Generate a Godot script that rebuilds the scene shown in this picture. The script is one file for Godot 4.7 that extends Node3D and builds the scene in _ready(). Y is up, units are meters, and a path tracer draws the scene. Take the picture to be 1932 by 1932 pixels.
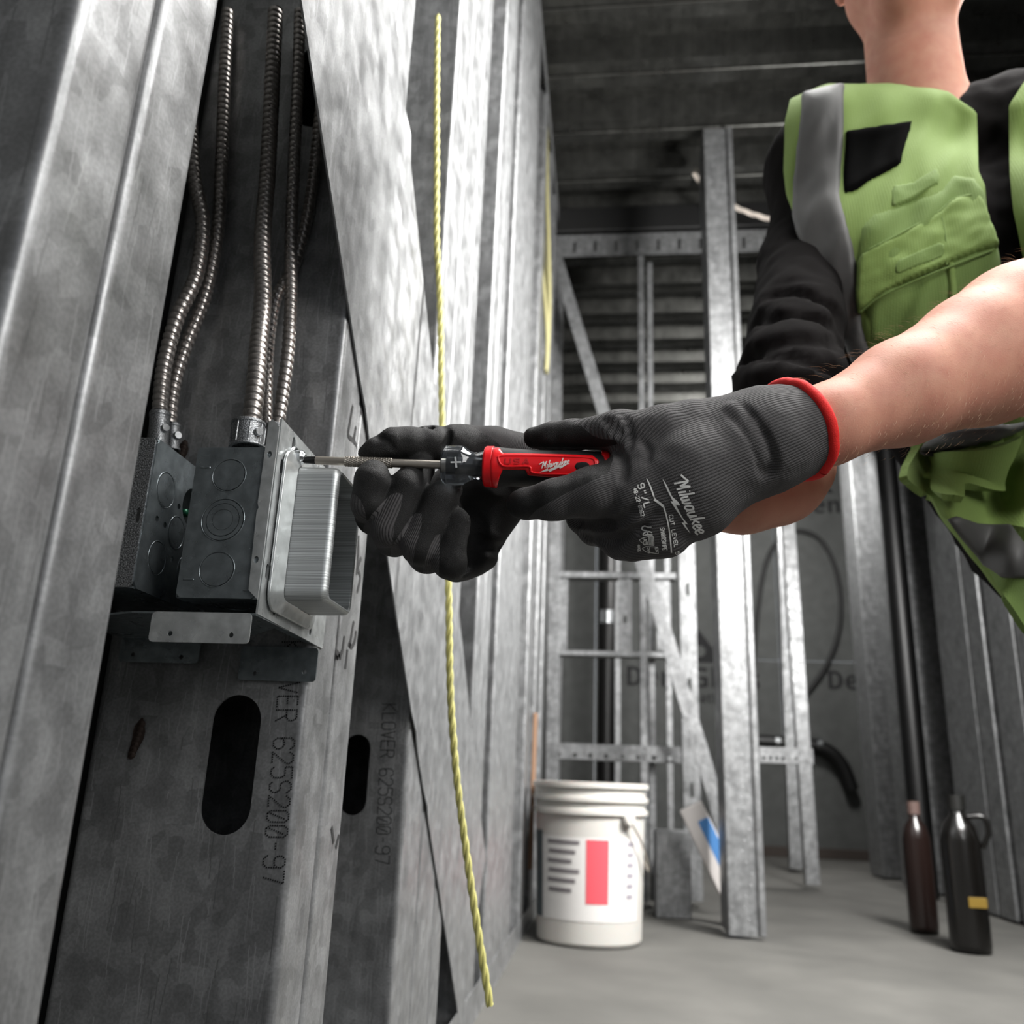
extends Node3D

# ---------------------------------------------------------------- camera model: world x right along the back wall, y up, -z into the room
const FPX := 1650.0
const MIDPX := 966.0
const EYE := Vector3(0.0, 0.37, 0.0)
const CX := Vector3(0.9936, 0.0384, -0.1058)
const CY := Vector3(-0.0051, 0.9543, 0.2987)
const CF := Vector3(-0.1124, 0.2962, -0.9485)
const WX := -0.22            # room face of the left stud wall

func ray(px: float, py: float) -> Vector3:
	return CX * ((px - MIDPX) / FPX) + CY * ((MIDPX - py) / FPX) + CF

func P(px: float, py: float, d: float) -> Vector3:      # on the plane at depth d
	var v := ray(px, py)
	return EYE + v * (d / -v.z)

func PX(px: float, py: float, x: float) -> Vector3:     # on a plane across x
	var v := ray(px, py)
	return EYE + v * (x / v.x)

func PY(px: float, py: float, y: float) -> Vector3:     # on a level plane
	var v := ray(px, py)
	return EYE + v * ((y - EYE.y) / v.y)

func pix(p: Vector3) -> Vector2:
	var q := p - EYE
	var z := q.dot(CF)
	return Vector2(MIDPX + FPX * q.dot(CX) / z, MIDPX - FPX * q.dot(CY) / z)

# ---------------------------------------------------------------- mesh building
class MB:
	var v := PackedVector3Array()
	var n := PackedVector3Array()
	var uv := PackedVector2Array()
	var ix := PackedInt32Array()

	func add(p: Vector3, nn: Vector3, u := Vector2.ZERO) -> int:
		v.append(p)
		n.append(nn)
		uv.append(u)
		return v.size() - 1

	func tri(a: int, b: int, c: int) -> void:
		var cr := (v[b] - v[a]).cross(v[c] - v[a])
		if cr.dot(n[a] + n[b] + n[c]) > 0.0:
			ix.append_array(PackedInt32Array([a, c, b]))
		else:
			ix.append_array(PackedInt32Array([a, b, c]))

	func face(pts: Array, us := []) -> void:
		var nn := Vector3.ZERO
		for i in pts.size():
			var a: Vector3 = pts[i]
			var b: Vector3 = pts[(i + 1) % pts.size()]
			nn += a.cross(b)
		nn = nn.normalized()
		var s := v.size()
		for i in pts.size():
			add(pts[i], nn, us[i] if us else Vector2.ZERO)
		for i in range(1, pts.size() - 1):
			tri(s, s + i, s + i + 1)

	func grid(rows: Array, wrap := false, us := 1.0, vs := 1.0) -> void:
		var h := rows.size()
		var w: int = rows[0].size()
		var s := v.size()
		for i in h:
			var r: PackedVector3Array = rows[i]
			var up: PackedVector3Array = rows[maxi(i - 1, 0)]
			var dn: PackedVector3Array = rows[mini(i + 1, h - 1)]
			for j in w:
				var ja := (j - 1 + w) % w if wrap else maxi(j - 1, 0)
				var jb := (j + 1) % w if wrap else mini(j + 1, w - 1)
				var nn := (r[jb] - r[ja]).cross(dn[j] - up[j])
				add(r[j], nn.normalized() if nn.length_squared() > 1e-20 else Vector3.UP, Vector2(us * j / w, vs * i / maxf(1.0, h - 1)))
		for i in h - 1:
			for j in (w if wrap else w - 1):
				var a := s + i * w + j
				var b := s + i * w + (j + 1) % w
				tri(a, b, b + w)
				tri(a, b + w, a + w)

	func box(c: Vector3, size: Vector3, bs := Basis(), bev := 0.0) -> void:
		var h := size * 0.5
		var e := minf(bev, minf(h.x, minf(h.y, h.z)) * 0.9)
		for ax in 3:
			var a1 := (ax + 1) % 3
			var a2 := (ax + 2) % 3
			for sg: float in [-1.0, 1.0]:
				var q := []
				for s: Array in [[-1, -1], [1, -1], [1, 1], [-1, 1]]:
					var p := Vector3.ZERO
					p[ax] = sg * h[ax]
					p[a1] = s[0] * (h[a1] - e)
					p[a2] = s[1] * (h[a2] - e)
					q.append(c + bs * p)
				if sg < 0:
					q.reverse()
				face(q)
		if e <= 0.0:
			return
		for ax in 3:
			var a1 := (ax + 1) % 3
			var a2 := (ax + 2) % 3
			for s1: float in [-1.0, 1.0]:
				for s2: float in [-1.0, 1.0]:
					var q := []
					for k: Array in [[-1, 0], [1, 0], [1, 1], [-1, 1]]:
						var p := Vector3.ZERO
						p[ax] = k[0] * (h[ax] - e)
						p[a1] = s1 * (h[a1] - (0.0 if k[1] == 0 else e))
						p[a2] = s2 * (h[a2] - (e if k[1] == 0 else 0.0))
						q.append(c + bs * p)
					if s1 * s2 < 0:
						q.reverse()
					face(q)
		for s0: float in [-1.0, 1.0]:
			for s1: float in [-1.0, 1.0]:
				for s2: float in [-1.0, 1.0]:
					var q := []
					for k in 3:
						var p := Vector3(s0 * (h.x - e), s1 * (h.y - e), s2 * (h.z - e))
						p[k] += [s0, s1, s2][k] * e
						q.append(c + bs * p)
					if s0 * s1 * s2 < 0:
						q.reverse()
					face(q)

	func tube(path: Array, radii, sides := 12, caps := true, us := 1.0, vs := 1.0, squash := 1.0, sq_dir := Vector3.ZERO) -> void:
		var rows := []
		var t0: Vector3 = (path[1] - path[0]).normalized()
		var nn := t0.cross(Vector3.UP if absf(t0.y) < 0.9 else Vector3.RIGHT).normalized()
		if sq_dir != Vector3.ZERO:
			nn = (sq_dir - t0 * t0.dot(sq_dir)).normalized()
		for i in path.size():
			var t: Vector3 = (path[mini(i + 1, path.size() - 1)] - path[maxi(i - 1, 0)]).normalized()
			nn = (nn - t * nn.dot(t)).normalized()
			var bb := t.cross(nn)
			var r: float = radii[i] if radii is Array or radii is PackedFloat32Array else radii
			var row := PackedVector3Array()
			for j in sides:
				var a := TAU * j / sides
				row.append(path[i] + nn * (cos(a) * r * squash) + bb * (sin(a) * r))
			rows.append(row)
		grid(rows, true, us, vs)
		if caps:
			face(Array(rows[0]))
			face(Array(rows[-1]))

	func lathe(prof: Array, o: Vector3, axis: Vector3, sides := 24, ref := Vector3.UP) -> void:
		var a := axis.normalized()
		var x := (ref - a * a.dot(ref))
		if x.length() < 1e-3:
			x = Vector3.RIGHT - a * a.x
		x = x.normalized()
		var y := a.cross(x)
		var rows := []
		for k in prof.size() - 1:      # each segment has its own normals unless the turn is slight
			rows = []
			for m in 2:
				var q: Vector2 = prof[k + m]
				var row := PackedVector3Array()
				for j in sides:
					var an := TAU * j / sides
					row.append(o + a * q.y + (x * cos(an) + y * sin(an)) * q.x)
				rows.append(row)
			grid(rows, true)

	func lathe_smooth(prof: Array, o: Vector3, axis: Vector3, sides := 24, ref := Vector3.UP, radius_of = null) -> void:
		var a := axis.normalized()
		var x := (ref - a * a.dot(ref))
		if x.length() < 1e-3:
			x = Vector3.RIGHT - a * a.x
		x = x.normalized()
		var y := a.cross(x)
		var rows := []
		for q: Vector2 in prof:
			var row := PackedVector3Array()
			for j in sides:
				var an := TAU * j / sides
				var k: float = radius_of.call(an, q.y) if radius_of != null else 1.0
				row.append(o + a * q.y + (x * cos(an) + y * sin(an)) * q.x * k)
			rows.append(row)
		grid(rows, true)

	# a flat plate with holes; the outline lies in the plane of ex and ey through o
	func plate(outline: Array, holes: Array, th: float, o: Vector3, ex: Vector3, ey: Vector3) -> void:
		var ez := ex.cross(ey).normalized()
		var k := 1000.0
		var out := PackedVector2Array()
		for p: Vector2 in outline:
			out.append(p * k)
		var hs := []
		var cuts := []
		for h: Array in holes:
			var q := PackedVector2Array()
			var m := Vector2.ZERO
			for p: Vector2 in h:
				q.append(p * k)
				m += p * k / h.size()
			hs.append(q)
			cuts.append(m.x)
		cuts.sort()
		var bounds := [-1e5]
		for c: float in cuts:
			if c - bounds[-1] > 0.05:
				bounds.append(c)
		bounds.append(1e5)
		for i in bounds.size() - 1:
			var strip := PackedVector2Array([Vector2(bounds[i], -1e5), Vector2(bounds[i + 1], -1e5), Vector2(bounds[i + 1], 1e5), Vector2(bounds[i], 1e5)])
			var polys: Array = Geometry2D.intersect_polygons(out, strip) if hs else [out]
			for h: PackedVector2Array in hs:
				var nxt := []
				for pl: PackedVector2Array in polys:
					nxt.append_array(Geometry2D.clip_polygons(pl, h))
				polys = nxt
			for pl: PackedVector2Array in polys:
				var t := Geometry2D.triangulate_polygon(pl)
				for sg: float in [1.0, -1.0]:
					var s := v.size()
					for p in pl:
						add(o + ex * (p.x / k) + ey * (p.y / k) + ez * (th * 0.5 * sg), ez * sg, p / k)
					for j in range(0, t.size(), 3):
						tri(s + t[j], s + t[j + 1], s + t[j + 2])
			if not hs:
				break
		var loops := [out]
		loops.append_array(hs)
		for l: PackedVector2Array in loops:
			for i in l.size():
				var a: Vector2 = l[i] / k
				var b: Vector2 = l[(i + 1) % l.size()] / k
				var pa := o + ex * a.x + ey * a.y
				var pb := o + ex * b.x + ey * b.y
				face([pa + ez * th * 0.5, pb + ez * th * 0.5, pb - ez * th * 0.5, pa - ez * th * 0.5])

	# a bent sheet: a polyline of (x, depth) pulled up from y0 to y1
	func fold(pts: Array, th: float, y0: float, y1: float, ny := 1) -> void:
		var m := pts.size()
		var off := []
		for i in m:
			var a: Vector2 = pts[i] - pts[maxi(i - 1, 0)]
			var b: Vector2 = pts[mini(i + 1, m - 1)] - pts[i]
			var d := (a + b).normalized()
			off.append(Vector2(-d.y, d.x))
		for sg: float in [0.5, -0.5]:
			var s := v.size()
			for k in ny + 1:
				var y := lerpf(y0, y1, float(k) / ny)
				for i in m:
					var q: Vector2 = pts[i] + off[i] * th * sg
					add(Vector3(q.x, y, -q.y), Vector3(off[i].x, 0, -off[i].y) * signf(sg), Vector2(float(i) / m, y))
			for k in ny:
				for i in m - 1:
					var a := s + k * m + i
					tri(a, a + 1, a + m + 1)
					tri(a, a + m + 1, a + m)
		for i: int in [0, m - 1]:
			var q: Vector2 = pts[i] + off[i] * th * 0.5
			var r: Vector2 = pts[i] - off[i] * th * 0.5
			face([Vector3(q.x, y0, -q.y), Vector3(r.x, y0, -r.y), Vector3(r.x, y1, -r.y), Vector3(q.x, y1, -q.y)])
		for y: float in [y0, y1]:
			for i in m - 1:
				var q := []
				for e: Array in [[i, 0.5], [i + 1, 0.5], [i + 1, -0.5], [i, -0.5]]:
					var w: Vector2 = pts[e[0]] + off[e[0]] * th * e[1]
					q.append(Vector3(w.x, y, -w.y))
				face(q)

	func mesh(shift: Vector3) -> ArrayMesh:
		var a := []
		a.resize(Mesh.ARRAY_MAX)
		var vv := v.duplicate()
		for i in vv.size():
			vv[i] -= shift
		a[Mesh.ARRAY_VERTEX] = vv
		a[Mesh.ARRAY_NORMAL] = n
		a[Mesh.ARRAY_TEX_UV] = uv
		a[Mesh.ARRAY_INDEX] = ix
		var m := ArrayMesh.new()
		m.add_surface_from_arrays(Mesh.PRIMITIVE_TRIANGLES, a)
		return m

# rounded-corner path helper for folded sheets
func rounded(pts: Array, r: float, seg := 5) -> Array:
	var out := [pts[0]]
	for i in range(1, pts.size() - 1):
		var a: Vector2 = (pts[i - 1] - pts[i]).normalized()
		var b: Vector2 = (pts[i + 1] - pts[i]).normalized()
		for k in seg + 1:
			var t := float(k) / seg
			var p0: Vector2 = pts[i] + a * r
			var p1: Vector2 = pts[i] + b * r
			out.append(p0.lerp(pts[i], t).lerp((pts[i] as Vector2).lerp(p1, t), t))
	out.append(pts[-1])
	return out

func circle(c: Vector2, r: float, k := 20, ry := 0.0) -> Array:
	var q := []
	for i in k:
		q.append(c + Vector2(cos(TAU * i / k) * r, sin(TAU * i / k) * (ry if ry > 0.0 else r)))
	return q

func slot(c: Vector2, w: float, h: float, k := 10) -> Array:     # upright slot with round ends
	var q := []
	var r := w * 0.5
	for s: float in [1.0, -1.0]:
		for i in k + 1:
			var a := (0.0 if s > 0 else PI) + PI * i / k
			q.append(c + Vector2(cos(a) * r, s * (h * 0.5 - r) + sin(a) * r))
	return q

func rrect(x0: float, y0: float, x1: float, y1: float, r: float, k := 5) -> Array:
	var q := []
	for c: Array in [[x1 - r, y1 - r, 0.0], [x0 + r, y1 - r, 0.25], [x0 + r, y0 + r, 0.5], [x1 - r, y0 + r, 0.75]]:
		for i in k + 1:
			var a: float = TAU * (c[2] + 0.25 * i / k)
			q.append(Vector2(c[0] + cos(a) * r, c[1] + sin(a) * r))
	return q

func spline(pts: Array, step_n: int) -> Array:
	var out := []
	for i in pts.size() - 1:
		var p0 = pts[maxi(i - 1, 0)]
		var p1 = pts[i]
		var p2 = pts[i + 1]
		var p3 = pts[mini(i + 2, pts.size() - 1)]
		for k in step_n:
			var t := float(k) / step_n
			out.append(0.5 * ((2.0 * p1) + (p2 - p0) * t + (2.0 * p0 - 5.0 * p1 + 4.0 * p2 - p3) * t * t + (3.0 * p1 - p0 - 3.0 * p2 + p3) * t * t * t))
	out.append(pts[-1])
	return out

# even spacing along a path
func even(path: Array, gap: float) -> Array:
	var out := [path[0]]
	var left := gap
	for i in path.size() - 1:
		var a = path[i]
		var b = path[i + 1]
		var l: float = a.distance_to(b)
		var at := left
		while at <= l:
			out.append(a.lerp(b, at / l))
			at += gap
		left = at - l
	return out

# ---------------------------------------------------------------- naming
var used := {}

func numbered(called: String) -> String:
	used[called] = used.get(called, -1) + 1
	return called if used[called] == 0 else "%s_%03d" % [called, used[called]]

func tag(o: Node3D, label: String, category: String, group := "", kind := "") -> Node3D:
	if label:
		o.set_meta("label", label)
	if category:
		o.set_meta("category", category)
	if group:
		o.set_meta("group", group)
	if kind:
		o.set_meta("kind", kind)
	return o

func thing(called: String, label: String, category: String, at: Vector3, group := "") -> Node3D:
	var o := Node3D.new()
	o.name = numbered(called)
	add_child(o)
	o.position = at
	tag(o, label, category, group)
	return o

func from_root(o: Node3D) -> Vector3:
	var p := Vector3.ZERO
	var q: Node = o
	while q != self and q is Node3D:
		p += (q as Node3D).position
		q = q.get_parent()
	return p

func obj(called: String, mb: MB, m: Material, parent: Node3D = self) -> MeshInstance3D:
	var o := MeshInstance3D.new()
	o.name = numbered(called) if parent == self else called
	var lo := Vector3(1e9, 1e9, 1e9)
	var hi := -lo
	for p in mb.v:
		lo = lo.min(p)
		hi = hi.max(p)
	var c := Vector3((lo.x + hi.x) * 0.5, lo.y, (lo.z + hi.z) * 0.5)
	o.mesh = mb.mesh(c)
	o.mesh.surface_set_material(0, m)
	parent.add_child(o, true)
	o.position = c - (from_root(parent) if parent != self else Vector3.ZERO)
	return o

func struct(called: String, mb: MB, m: Material, label := "", parent: Node3D = self) -> MeshInstance3D:
	var o := obj(called, mb, m, parent)
	if parent == self:
		tag(o, label, "", "", "structure")
	return o

# ---------------------------------------------------------------- materials
var M := {}

func noise_image(size: int, freq: float, type: int, oct: int, sd: int, lo: float, hi: float, power := 1.0) -> Image:
	var f := FastNoiseLite.new()
	f.noise_type = type
	f.frequency = freq
	f.fractal_octaves = oct
	f.seed = sd
	if type == FastNoiseLite.TYPE_CELLULAR:
		f.cellular_return_type = FastNoiseLite.RETURN_CELL_VALUE
		f.fractal_type = FastNoiseLite.FRACTAL_NONE
	var im := f.get_seamless_image(size, size)
	im.convert(Image.FORMAT_L8)
	var d := im.get_data()
	var lut := PackedByteArray()
	for i in 256:
		lut.append(int(255.0 * clampf(lerpf(lo, hi, pow(i / 255.0, power)), 0.0, 1.0)))
	for i in d.size():
		d[i] = lut[d[i]]
	return Image.create_from_data(size, size, false, Image.FORMAT_L8, d)

func blend(a: Image, b: Image) -> Image:           # product of two grey images of one size
	var x := a.get_data()
	var y := b.get_data()
	for i in x.size():
		x[i] = x[i] * y[i] / 255
	return Image.create_from_data(a.get_width(), a.get_height(), false, Image.FORMAT_L8, x)

func scratch(im: Image, count: int, g: float) -> void:      # fine upright scratches and scuffs in the zinc
	var rng := RandomNumberGenerator.new()
	rng.seed = count
	var n := im.get_width()
	for k in count:
		var x := rng.randf() * n
		var y := rng.randi() % n
		var lean := rng.randf_range(-0.12, 0.12)
		for i in rng.randi_range(8, 70):
			var px := posmod(int(x + lean * i), n)
			var py := posmod(y + i, n)
			im.set_pixel(px, py, Color(g, g, g))

func tex(im: Image) -> ImageTexture:
	return ImageTexture.create_from_image(im)

func mat(c: Color, rough := 0.6, metal := 0.0) -> StandardMaterial3D:
	var m := StandardMaterial3D.new()
	m.albedo_color = c
	m.roughness = rough
	m.metallic = metal
	return m

func tri_map(m: StandardMaterial3D, scale: float, world := true) -> StandardMaterial3D:
	m.uv1_triplanar = true
	m.uv1_world_triplanar = world
	m.uv1_scale = Vector3.ONE * scale
	return m

func make_materials() -> void:
	var blotch := noise_image(512, 0.009, FastNoiseLite.TYPE_SIMPLEX_SMOOTH, 6, 3, 0.80, 1.0)
	var spangle := blend(noise_image(512, 0.06, FastNoiseLite.TYPE_CELLULAR, 1, 5, 0.86, 1.0), noise_image(512, 0.2, FastNoiseLite.TYPE_SIMPLEX, 2, 15, 0.86, 1.0))
	scratch(spangle, 260, 1.0)
	scratch(spangle, 120, 0.72)
	var grain := noise_image(512, 0.12, FastNoiseLite.TYPE_SIMPLEX, 3, 7, 0.0, 1.0)
	var drawn := noise_image(512, 0.03, FastNoiseLite.TYPE_SIMPLEX, 4, 17, 0.87, 1.0)      # rolled streaks, long in the height
	drawn.resize(512, 4096, Image.INTERPOLATE_BILINEAR)
	drawn = drawn.get_region(Rect2i(0, 0, 512, 512))
	drawn.convert(Image.FORMAT_L8)
	var galv := tex(blend(blend(blotch, spangle), drawn))
	var flecks := noise_image(512, 0.02, FastNoiseLite.TYPE_SIMPLEX_SMOOTH, 5, 41, 0.74, 0.92)
	var rng := RandomNumberGenerator.new()
	rng.seed = 5
	for i in 900:        # pale dust specks
		var g := rng.randf_range(0.8, 1.0)
		flecks.set_pixel(rng.randi() % 512, rng.randi() % 512, Color(g, g, g))
	var dusty := tex(flecks)
	var rough := tex(noise_image(512, 0.012, FastNoiseLite.TYPE_SIMPLEX_SMOOTH, 5, 11, 0.55, 1.0))
	var relief := tex(noise_image(512, 0.01, FastNoiseLite.TYPE_SIMPLEX_SMOOTH, 3, 13, 0.0, 1.0))
	var grains := tex(grain)
	# galvanised sheet: dull on studs, brighter and smoother on boxes
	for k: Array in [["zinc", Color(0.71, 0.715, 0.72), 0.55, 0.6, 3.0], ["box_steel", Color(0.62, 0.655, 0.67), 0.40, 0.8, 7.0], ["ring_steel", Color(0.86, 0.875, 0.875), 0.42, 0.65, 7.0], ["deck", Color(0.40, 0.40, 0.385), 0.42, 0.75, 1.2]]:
		var m := mat(k[1], k[2], k[3])
		m.albedo_texture = dusty if k[0] == "box_steel" or k[0] == "ring_steel" else galv
		m.roughness_texture = rough
		m.heightmap_enabled = true
		m.heightmap_texture = relief
		m.heightmap_scale = 0.06
		M[k[0]] = tri_map(m, k[4])
	var flex := mat(Color(0.62, 0.60, 0.585), 0.40, 0.88)
	flex.roughness_texture = rough
	M.flex = tri_map(flex, 14.0)
	var cast := mat(Color(0.72, 0.73, 0.74), 0.42, 0.85)
	cast.albedo_texture = tex(noise_image(512, 0.10, FastNoiseLite.TYPE_SIMPLEX, 3, 27, 0.35, 1.0, 0.8))
	cast.heightmap_enabled = true
	cast.heightmap_texture = grains
	cast.heightmap_scale = 0.03
	M.cast = tri_map(cast, 12.0)
	var con := mat(Color(0.35, 0.345, 0.33), 0.85)
	con.albedo_texture = tex(blotch)
	M.concrete = tri_map(con, 0.6)
	var gyp := mat(Color(0.30, 0.305, 0.30), 0.9)
	gyp.albedo_texture = tex(noise_image(512, 0.02, FastNoiseLite.TYPE_SIMPLEX, 4, 21, 0.88, 1.0))
	M.board = tri_map(gyp, 0.8)
	M.ink = mat(Color(0.055, 0.055, 0.06), 0.7)
	M.wall_ink = mat(Color(0.10, 0.10, 0.105), 0.9)
	M.black_plastic = mat(Color(0.035, 0.035, 0.037), 0.42)
	M.pipe = mat(Color(0.05, 0.045, 0.042), 0.4)
	M.rust = mat(Color(0.17, 0.125, 0.10), 0.8, 0.2)
	M.weld = mat(Color(0.42, 0.40, 0.37), 0.6, 0.5)
	M.green = mat(Color(0.04, 0.32, 0.22), 0.35, 0.4)
	M.white_paint = mat(Color(0.86, 0.85, 0.83), 0.5)
	M.steel = mat(Color(0.74, 0.71, 0.67), 0.33, 0.85)
	M.steel_dark = mat(Color(0.17, 0.17, 0.17), 0.34, 0.85)
	M.screw = mat(Color(0.80, 0.81, 0.82), 0.22, 1.0)
	M.recess_shade = mat(Color(0.03, 0.035, 0.035), 0.9)  # near-black paint for the shade inside the bit slot
	var rope := mat(Color(0.76, 0.74, 0.44), 0.55)
	rope.heightmap_enabled = true
	rope.heightmap_texture = grains
	rope.heightmap_scale = 0.03
	M.rope = tri_map(rope, 30.0)
	M.grains = grains
	M.blotch = tex(blotch)

func area(called: String, at: Vector3, to: Vector3, size: Vector2, energy: float, c: Color) -> void:
	var l := AreaLight3D.new()
	l.name = called
	l.area_size = size
	l.light_energy = energy
	l.light_color = c
	l.shadow_enabled = true
	l.set("area_range", 12.0)
	add_child(l)
	l.look_at_from_position(at, to, Vector3.UP if absf((to - at).normalized().y) < 0.95 else Vector3.RIGHT)

func _ready() -> void:
	# ------------------------------------------------ camera
	var cam := Camera3D.new()
	cam.name = "camera"
	cam.transform = Transform3D(Basis(CX, CY, -CF).orthonormalized(), EYE)
	cam.near = 0.02
	cam.far = 60.0
	var lens := CameraAttributesPhysical.new()
	lens.frustum_focal_length = 12.0 * FPX / MIDPX
	lens.exposure_aperture = 5.6
	lens.frustum_focus_distance = 0.56
	cam.attributes = lens
	add_child(cam)
	cam.fov = rad_to_deg(2.0 * atan(MIDPX / FPX))
	# ------------------------------------------------ sky beyond the open side of the building, exposure
	var env := Environment.new()
	env.background_mode = Environment.BG_SKY
	var sky := Sky.new()
	var air := ProceduralSkyMaterial.new()
	air.sky_top_color = Color(0.72, 0.75, 0.80)
	air.sky_horizon_color = Color(0.86, 0.87, 0.88)
	air.ground_bottom_color = Color(0.30, 0.30, 0.29)
	air.ground_horizon_color = Color(0.55, 0.55, 0.54)
	sky.sky_material = air
	env.sky = sky
	env.background_energy_multiplier = SKY
	env.tonemap_mode = Environment.TONE_MAPPER_LINEAR
	env.tonemap_exposure = 1.25
	env.sdfgi_enabled = true
	env.ssao_enabled = true
	env.ssil_enabled = true
	var we := WorldEnvironment.new()
	we.name = "world"
	we.environment = env
	add_child(we)
	# ------------------------------------------------ unseen soft-box lights
	unseen_softboxes()
	make_materials()
	print("t materials ", Time.get_ticks_msec())
	structure()
	left_wall()
	print("t structure ", Time.get_ticks_msec())
	electrical()
	screwdriver()
	rope_and_cords()
	background()
	print("t objects ", Time.get_ticks_msec())
	worker()
	print("t worker ", Time.get_ticks_msec())

const SKY := 0.66

# unseen soft-boxes over and behind the worker; front fill and far-wall ones added
func unseen_softboxes() -> void:
	softbox(Vector3(0.60, 2.18, -0.90), Vector3(-0.10, 0.60, -0.70), Vector2(0.8, 0.8), 6.0, "unseen white soft-box light hung under the deck right above the worker")
	softbox(Vector3(1.06, 1.50, -1.62), Vector3(-0.05, 1.0, -2.2), Vector2(0.45, 0.55), 8.6, "unseen white soft-box light on a black stand, behind the worker")
	softbox(Vector3(1.00, 1.25, 0.22), Vector3(0.0, 0.62, -0.58), Vector2(0.7, 0.8), 1.35, "unseen white soft-box fill light on a black stand, added before the worker")  # fill lamp added to lift the surfaces turned to the camera
	softbox(Vector3(0.90, 2.20, -4.3), Vector3(0.5, 0.9, -5.6), Vector2(0.4, 0.5), 4.0, "unseen white soft-box light under the deck, added to brighten the far wall")  # unseen lamp added only to brighten the far boards

func softbox(at: Vector3, to: Vector3, size: Vector2, energy: float, label: String) -> void:
	var t := thing("unseen_softbox", label, "work light", at)
	var b := Basis.looking_at(to - at, Vector3.UP)
	var mb := MB.new()
	mb.box(at + b * Vector3(0, 0, 0.06), Vector3(size.x + 0.04, size.y + 0.04, 0.08), b, 0.01)
	obj("housing", mb, mat(Color(0.05, 0.05, 0.05), 0.6), t)
	mb = MB.new()
	mb.box(at + b * Vector3(0, 0, 0.018), Vector3(size.x, size.y, 0.004), b)
	var glow := mat(Color(0.95, 0.95, 0.95), 0.7)
	glow.emission_enabled = true
	glow.emission = Color(1.0, 0.995, 0.985)
	glow.emission_energy_multiplier = 0.8
	obj("diffuser", mb, glow, t)
	mb = MB.new()
	var up := at.y > 1.9
	var top := at + b * Vector3(0, 0, 0.1)
	mb.tube([top, Vector3(top.x, 2.6115, top.z) if up else Vector3(top.x, 0.01, top.z)], 0.014, 10)
	obj("stand", mb, mat(Color(0.05, 0.05, 0.05), 0.5), t)
	area("unseen_lamp", at, to, size, energy, Color(1.0, 0.995, 0.985))

# ---------------------------------------------------------------- the room
const CEIL := 2.62
const BACK := 6.0

func structure() -> void:
	var mb := MB.new()
	mb.box(Vector3(0.4, -0.06, -2.0), Vector3(4.2, 0.12, 8.6))
	struct("floor", mb, M.concrete, "bare grey concrete slab floor")
	# corrugated deck overhead: each panel has three ribs
	var ceil := Node3D.new()
	ceil.name = "ceiling"
	add_child(ceil)
	tag(ceil, "galvanised corrugated steel deck overhead", "", "", "structure")
	var per := 0.265
	var i := 0
	var d := -1.95
	while d < 6.1:
		mb = MB.new()
		var prof := []
		for k in 3:
			var s := d + k * per
			for q: Array in [[0.0, 0.0], [0.11, 0.0], [0.135, 0.072], [0.24, 0.072], [0.265, 0.0]]:
				prof.append(Vector2(s + q[0], CEIL + q[1]))
		for k in prof.size() - 1:
			var a: Vector2 = prof[k]
			var b: Vector2 = prof[k + 1]
			if a.distance_to(b) < 0.001:
				continue
			mb.face([Vector3(-1.4, a.y, -a.x), Vector3(2.4, a.y, -a.x), Vector3(2.4, b.y, -b.x), Vector3(-1.4, b.y, -b.x)])
		# stiffening bead along each flute and the lap edge
		for k in 3:
			mb.box(Vector3(0.5, CEIL - 0.004, -(d + k * per + 0.055)), Vector3(3.8, 0.008, 0.014), Basis(), 0.003)
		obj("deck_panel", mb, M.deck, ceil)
		d += per * 3.0
		i += 1
	mb = MB.new()
	mb.box(Vector3(0.5, CEIL + 0.15, -2.0), Vector3(3.9, 0.14, 8.4))
	obj("slab", mb, M.concrete, ceil)
	# walls of grey sheathing boards
	board_wall("wall_back", "dark grey glass-mat sheathing behind the far studs", Vector3(-1.1, 0, -BACK), Vector3(1, 0, 0), [1.0, 1.22, 1.22, 0.5], Vector3(0, 0, -1), M.board)
	board_wall("wall_left", "dark sheathing closing the far side of the left stud wall", Vector3(-0.40, 0, 2.2), Vector3(0, 0, -1), [1.22, 1.22, 1.22, 1.22, 1.22, 1.22, 1.0], Vector3(-1, 0, 0), M.board)
	board_wall("wall_right", "grey sheathing behind the right row of studs", Vector3(1.64, 0, 1.0), Vector3(0, 0, -1), [1.22, 1.22, 1.22, 1.22, 1.22, 1.0], Vector3(1, 0, 0), M.board)
	# dark base strip where the back wall meets the slab
	mb = MB.new()
	mb.box(Vector3(0.75, 0.03, -BACK + 0.03), Vector3(3.0, 0.06, 0.05), Basis(), 0.003)
	struct("baseboard_back", mb, mat(Color(0.20, 0.17, 0.15), 0.8), "brown base strip along the far wall")

func board_wall(called: String, label: String, o: Vector3, along: Vector3, widths: Array, back: Vector3, m: Material) -> void:
	var w := Node3D.new()
	w.name = called
	add_child(w)
	tag(w, label, "", "", "structure")
	var at := 0.0
	for wd: float in widths:
		for row: Array in [[0.0, 1.22], [1.22, 2.60]]:
			var mb := MB.new()
			var c := o + along * (at + wd * 0.5) + Vector3(0, (row[0] + row[1]) * 0.5, 0) + back * 0.008
			var sz := (along.abs() * (wd - 0.004)) + Vector3(0, row[1] - row[0] - 0.004, 0) + back.abs() * 0.016
			mb.box(c, sz, Basis(), 0.002)
			obj("sheathing_board", mb, m, w)
		at += wd

func DX(px: float, py: float) -> float:      # depth at which a pixel meets the room face of the left wall
	return -PX(px, py, WX).z

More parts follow.
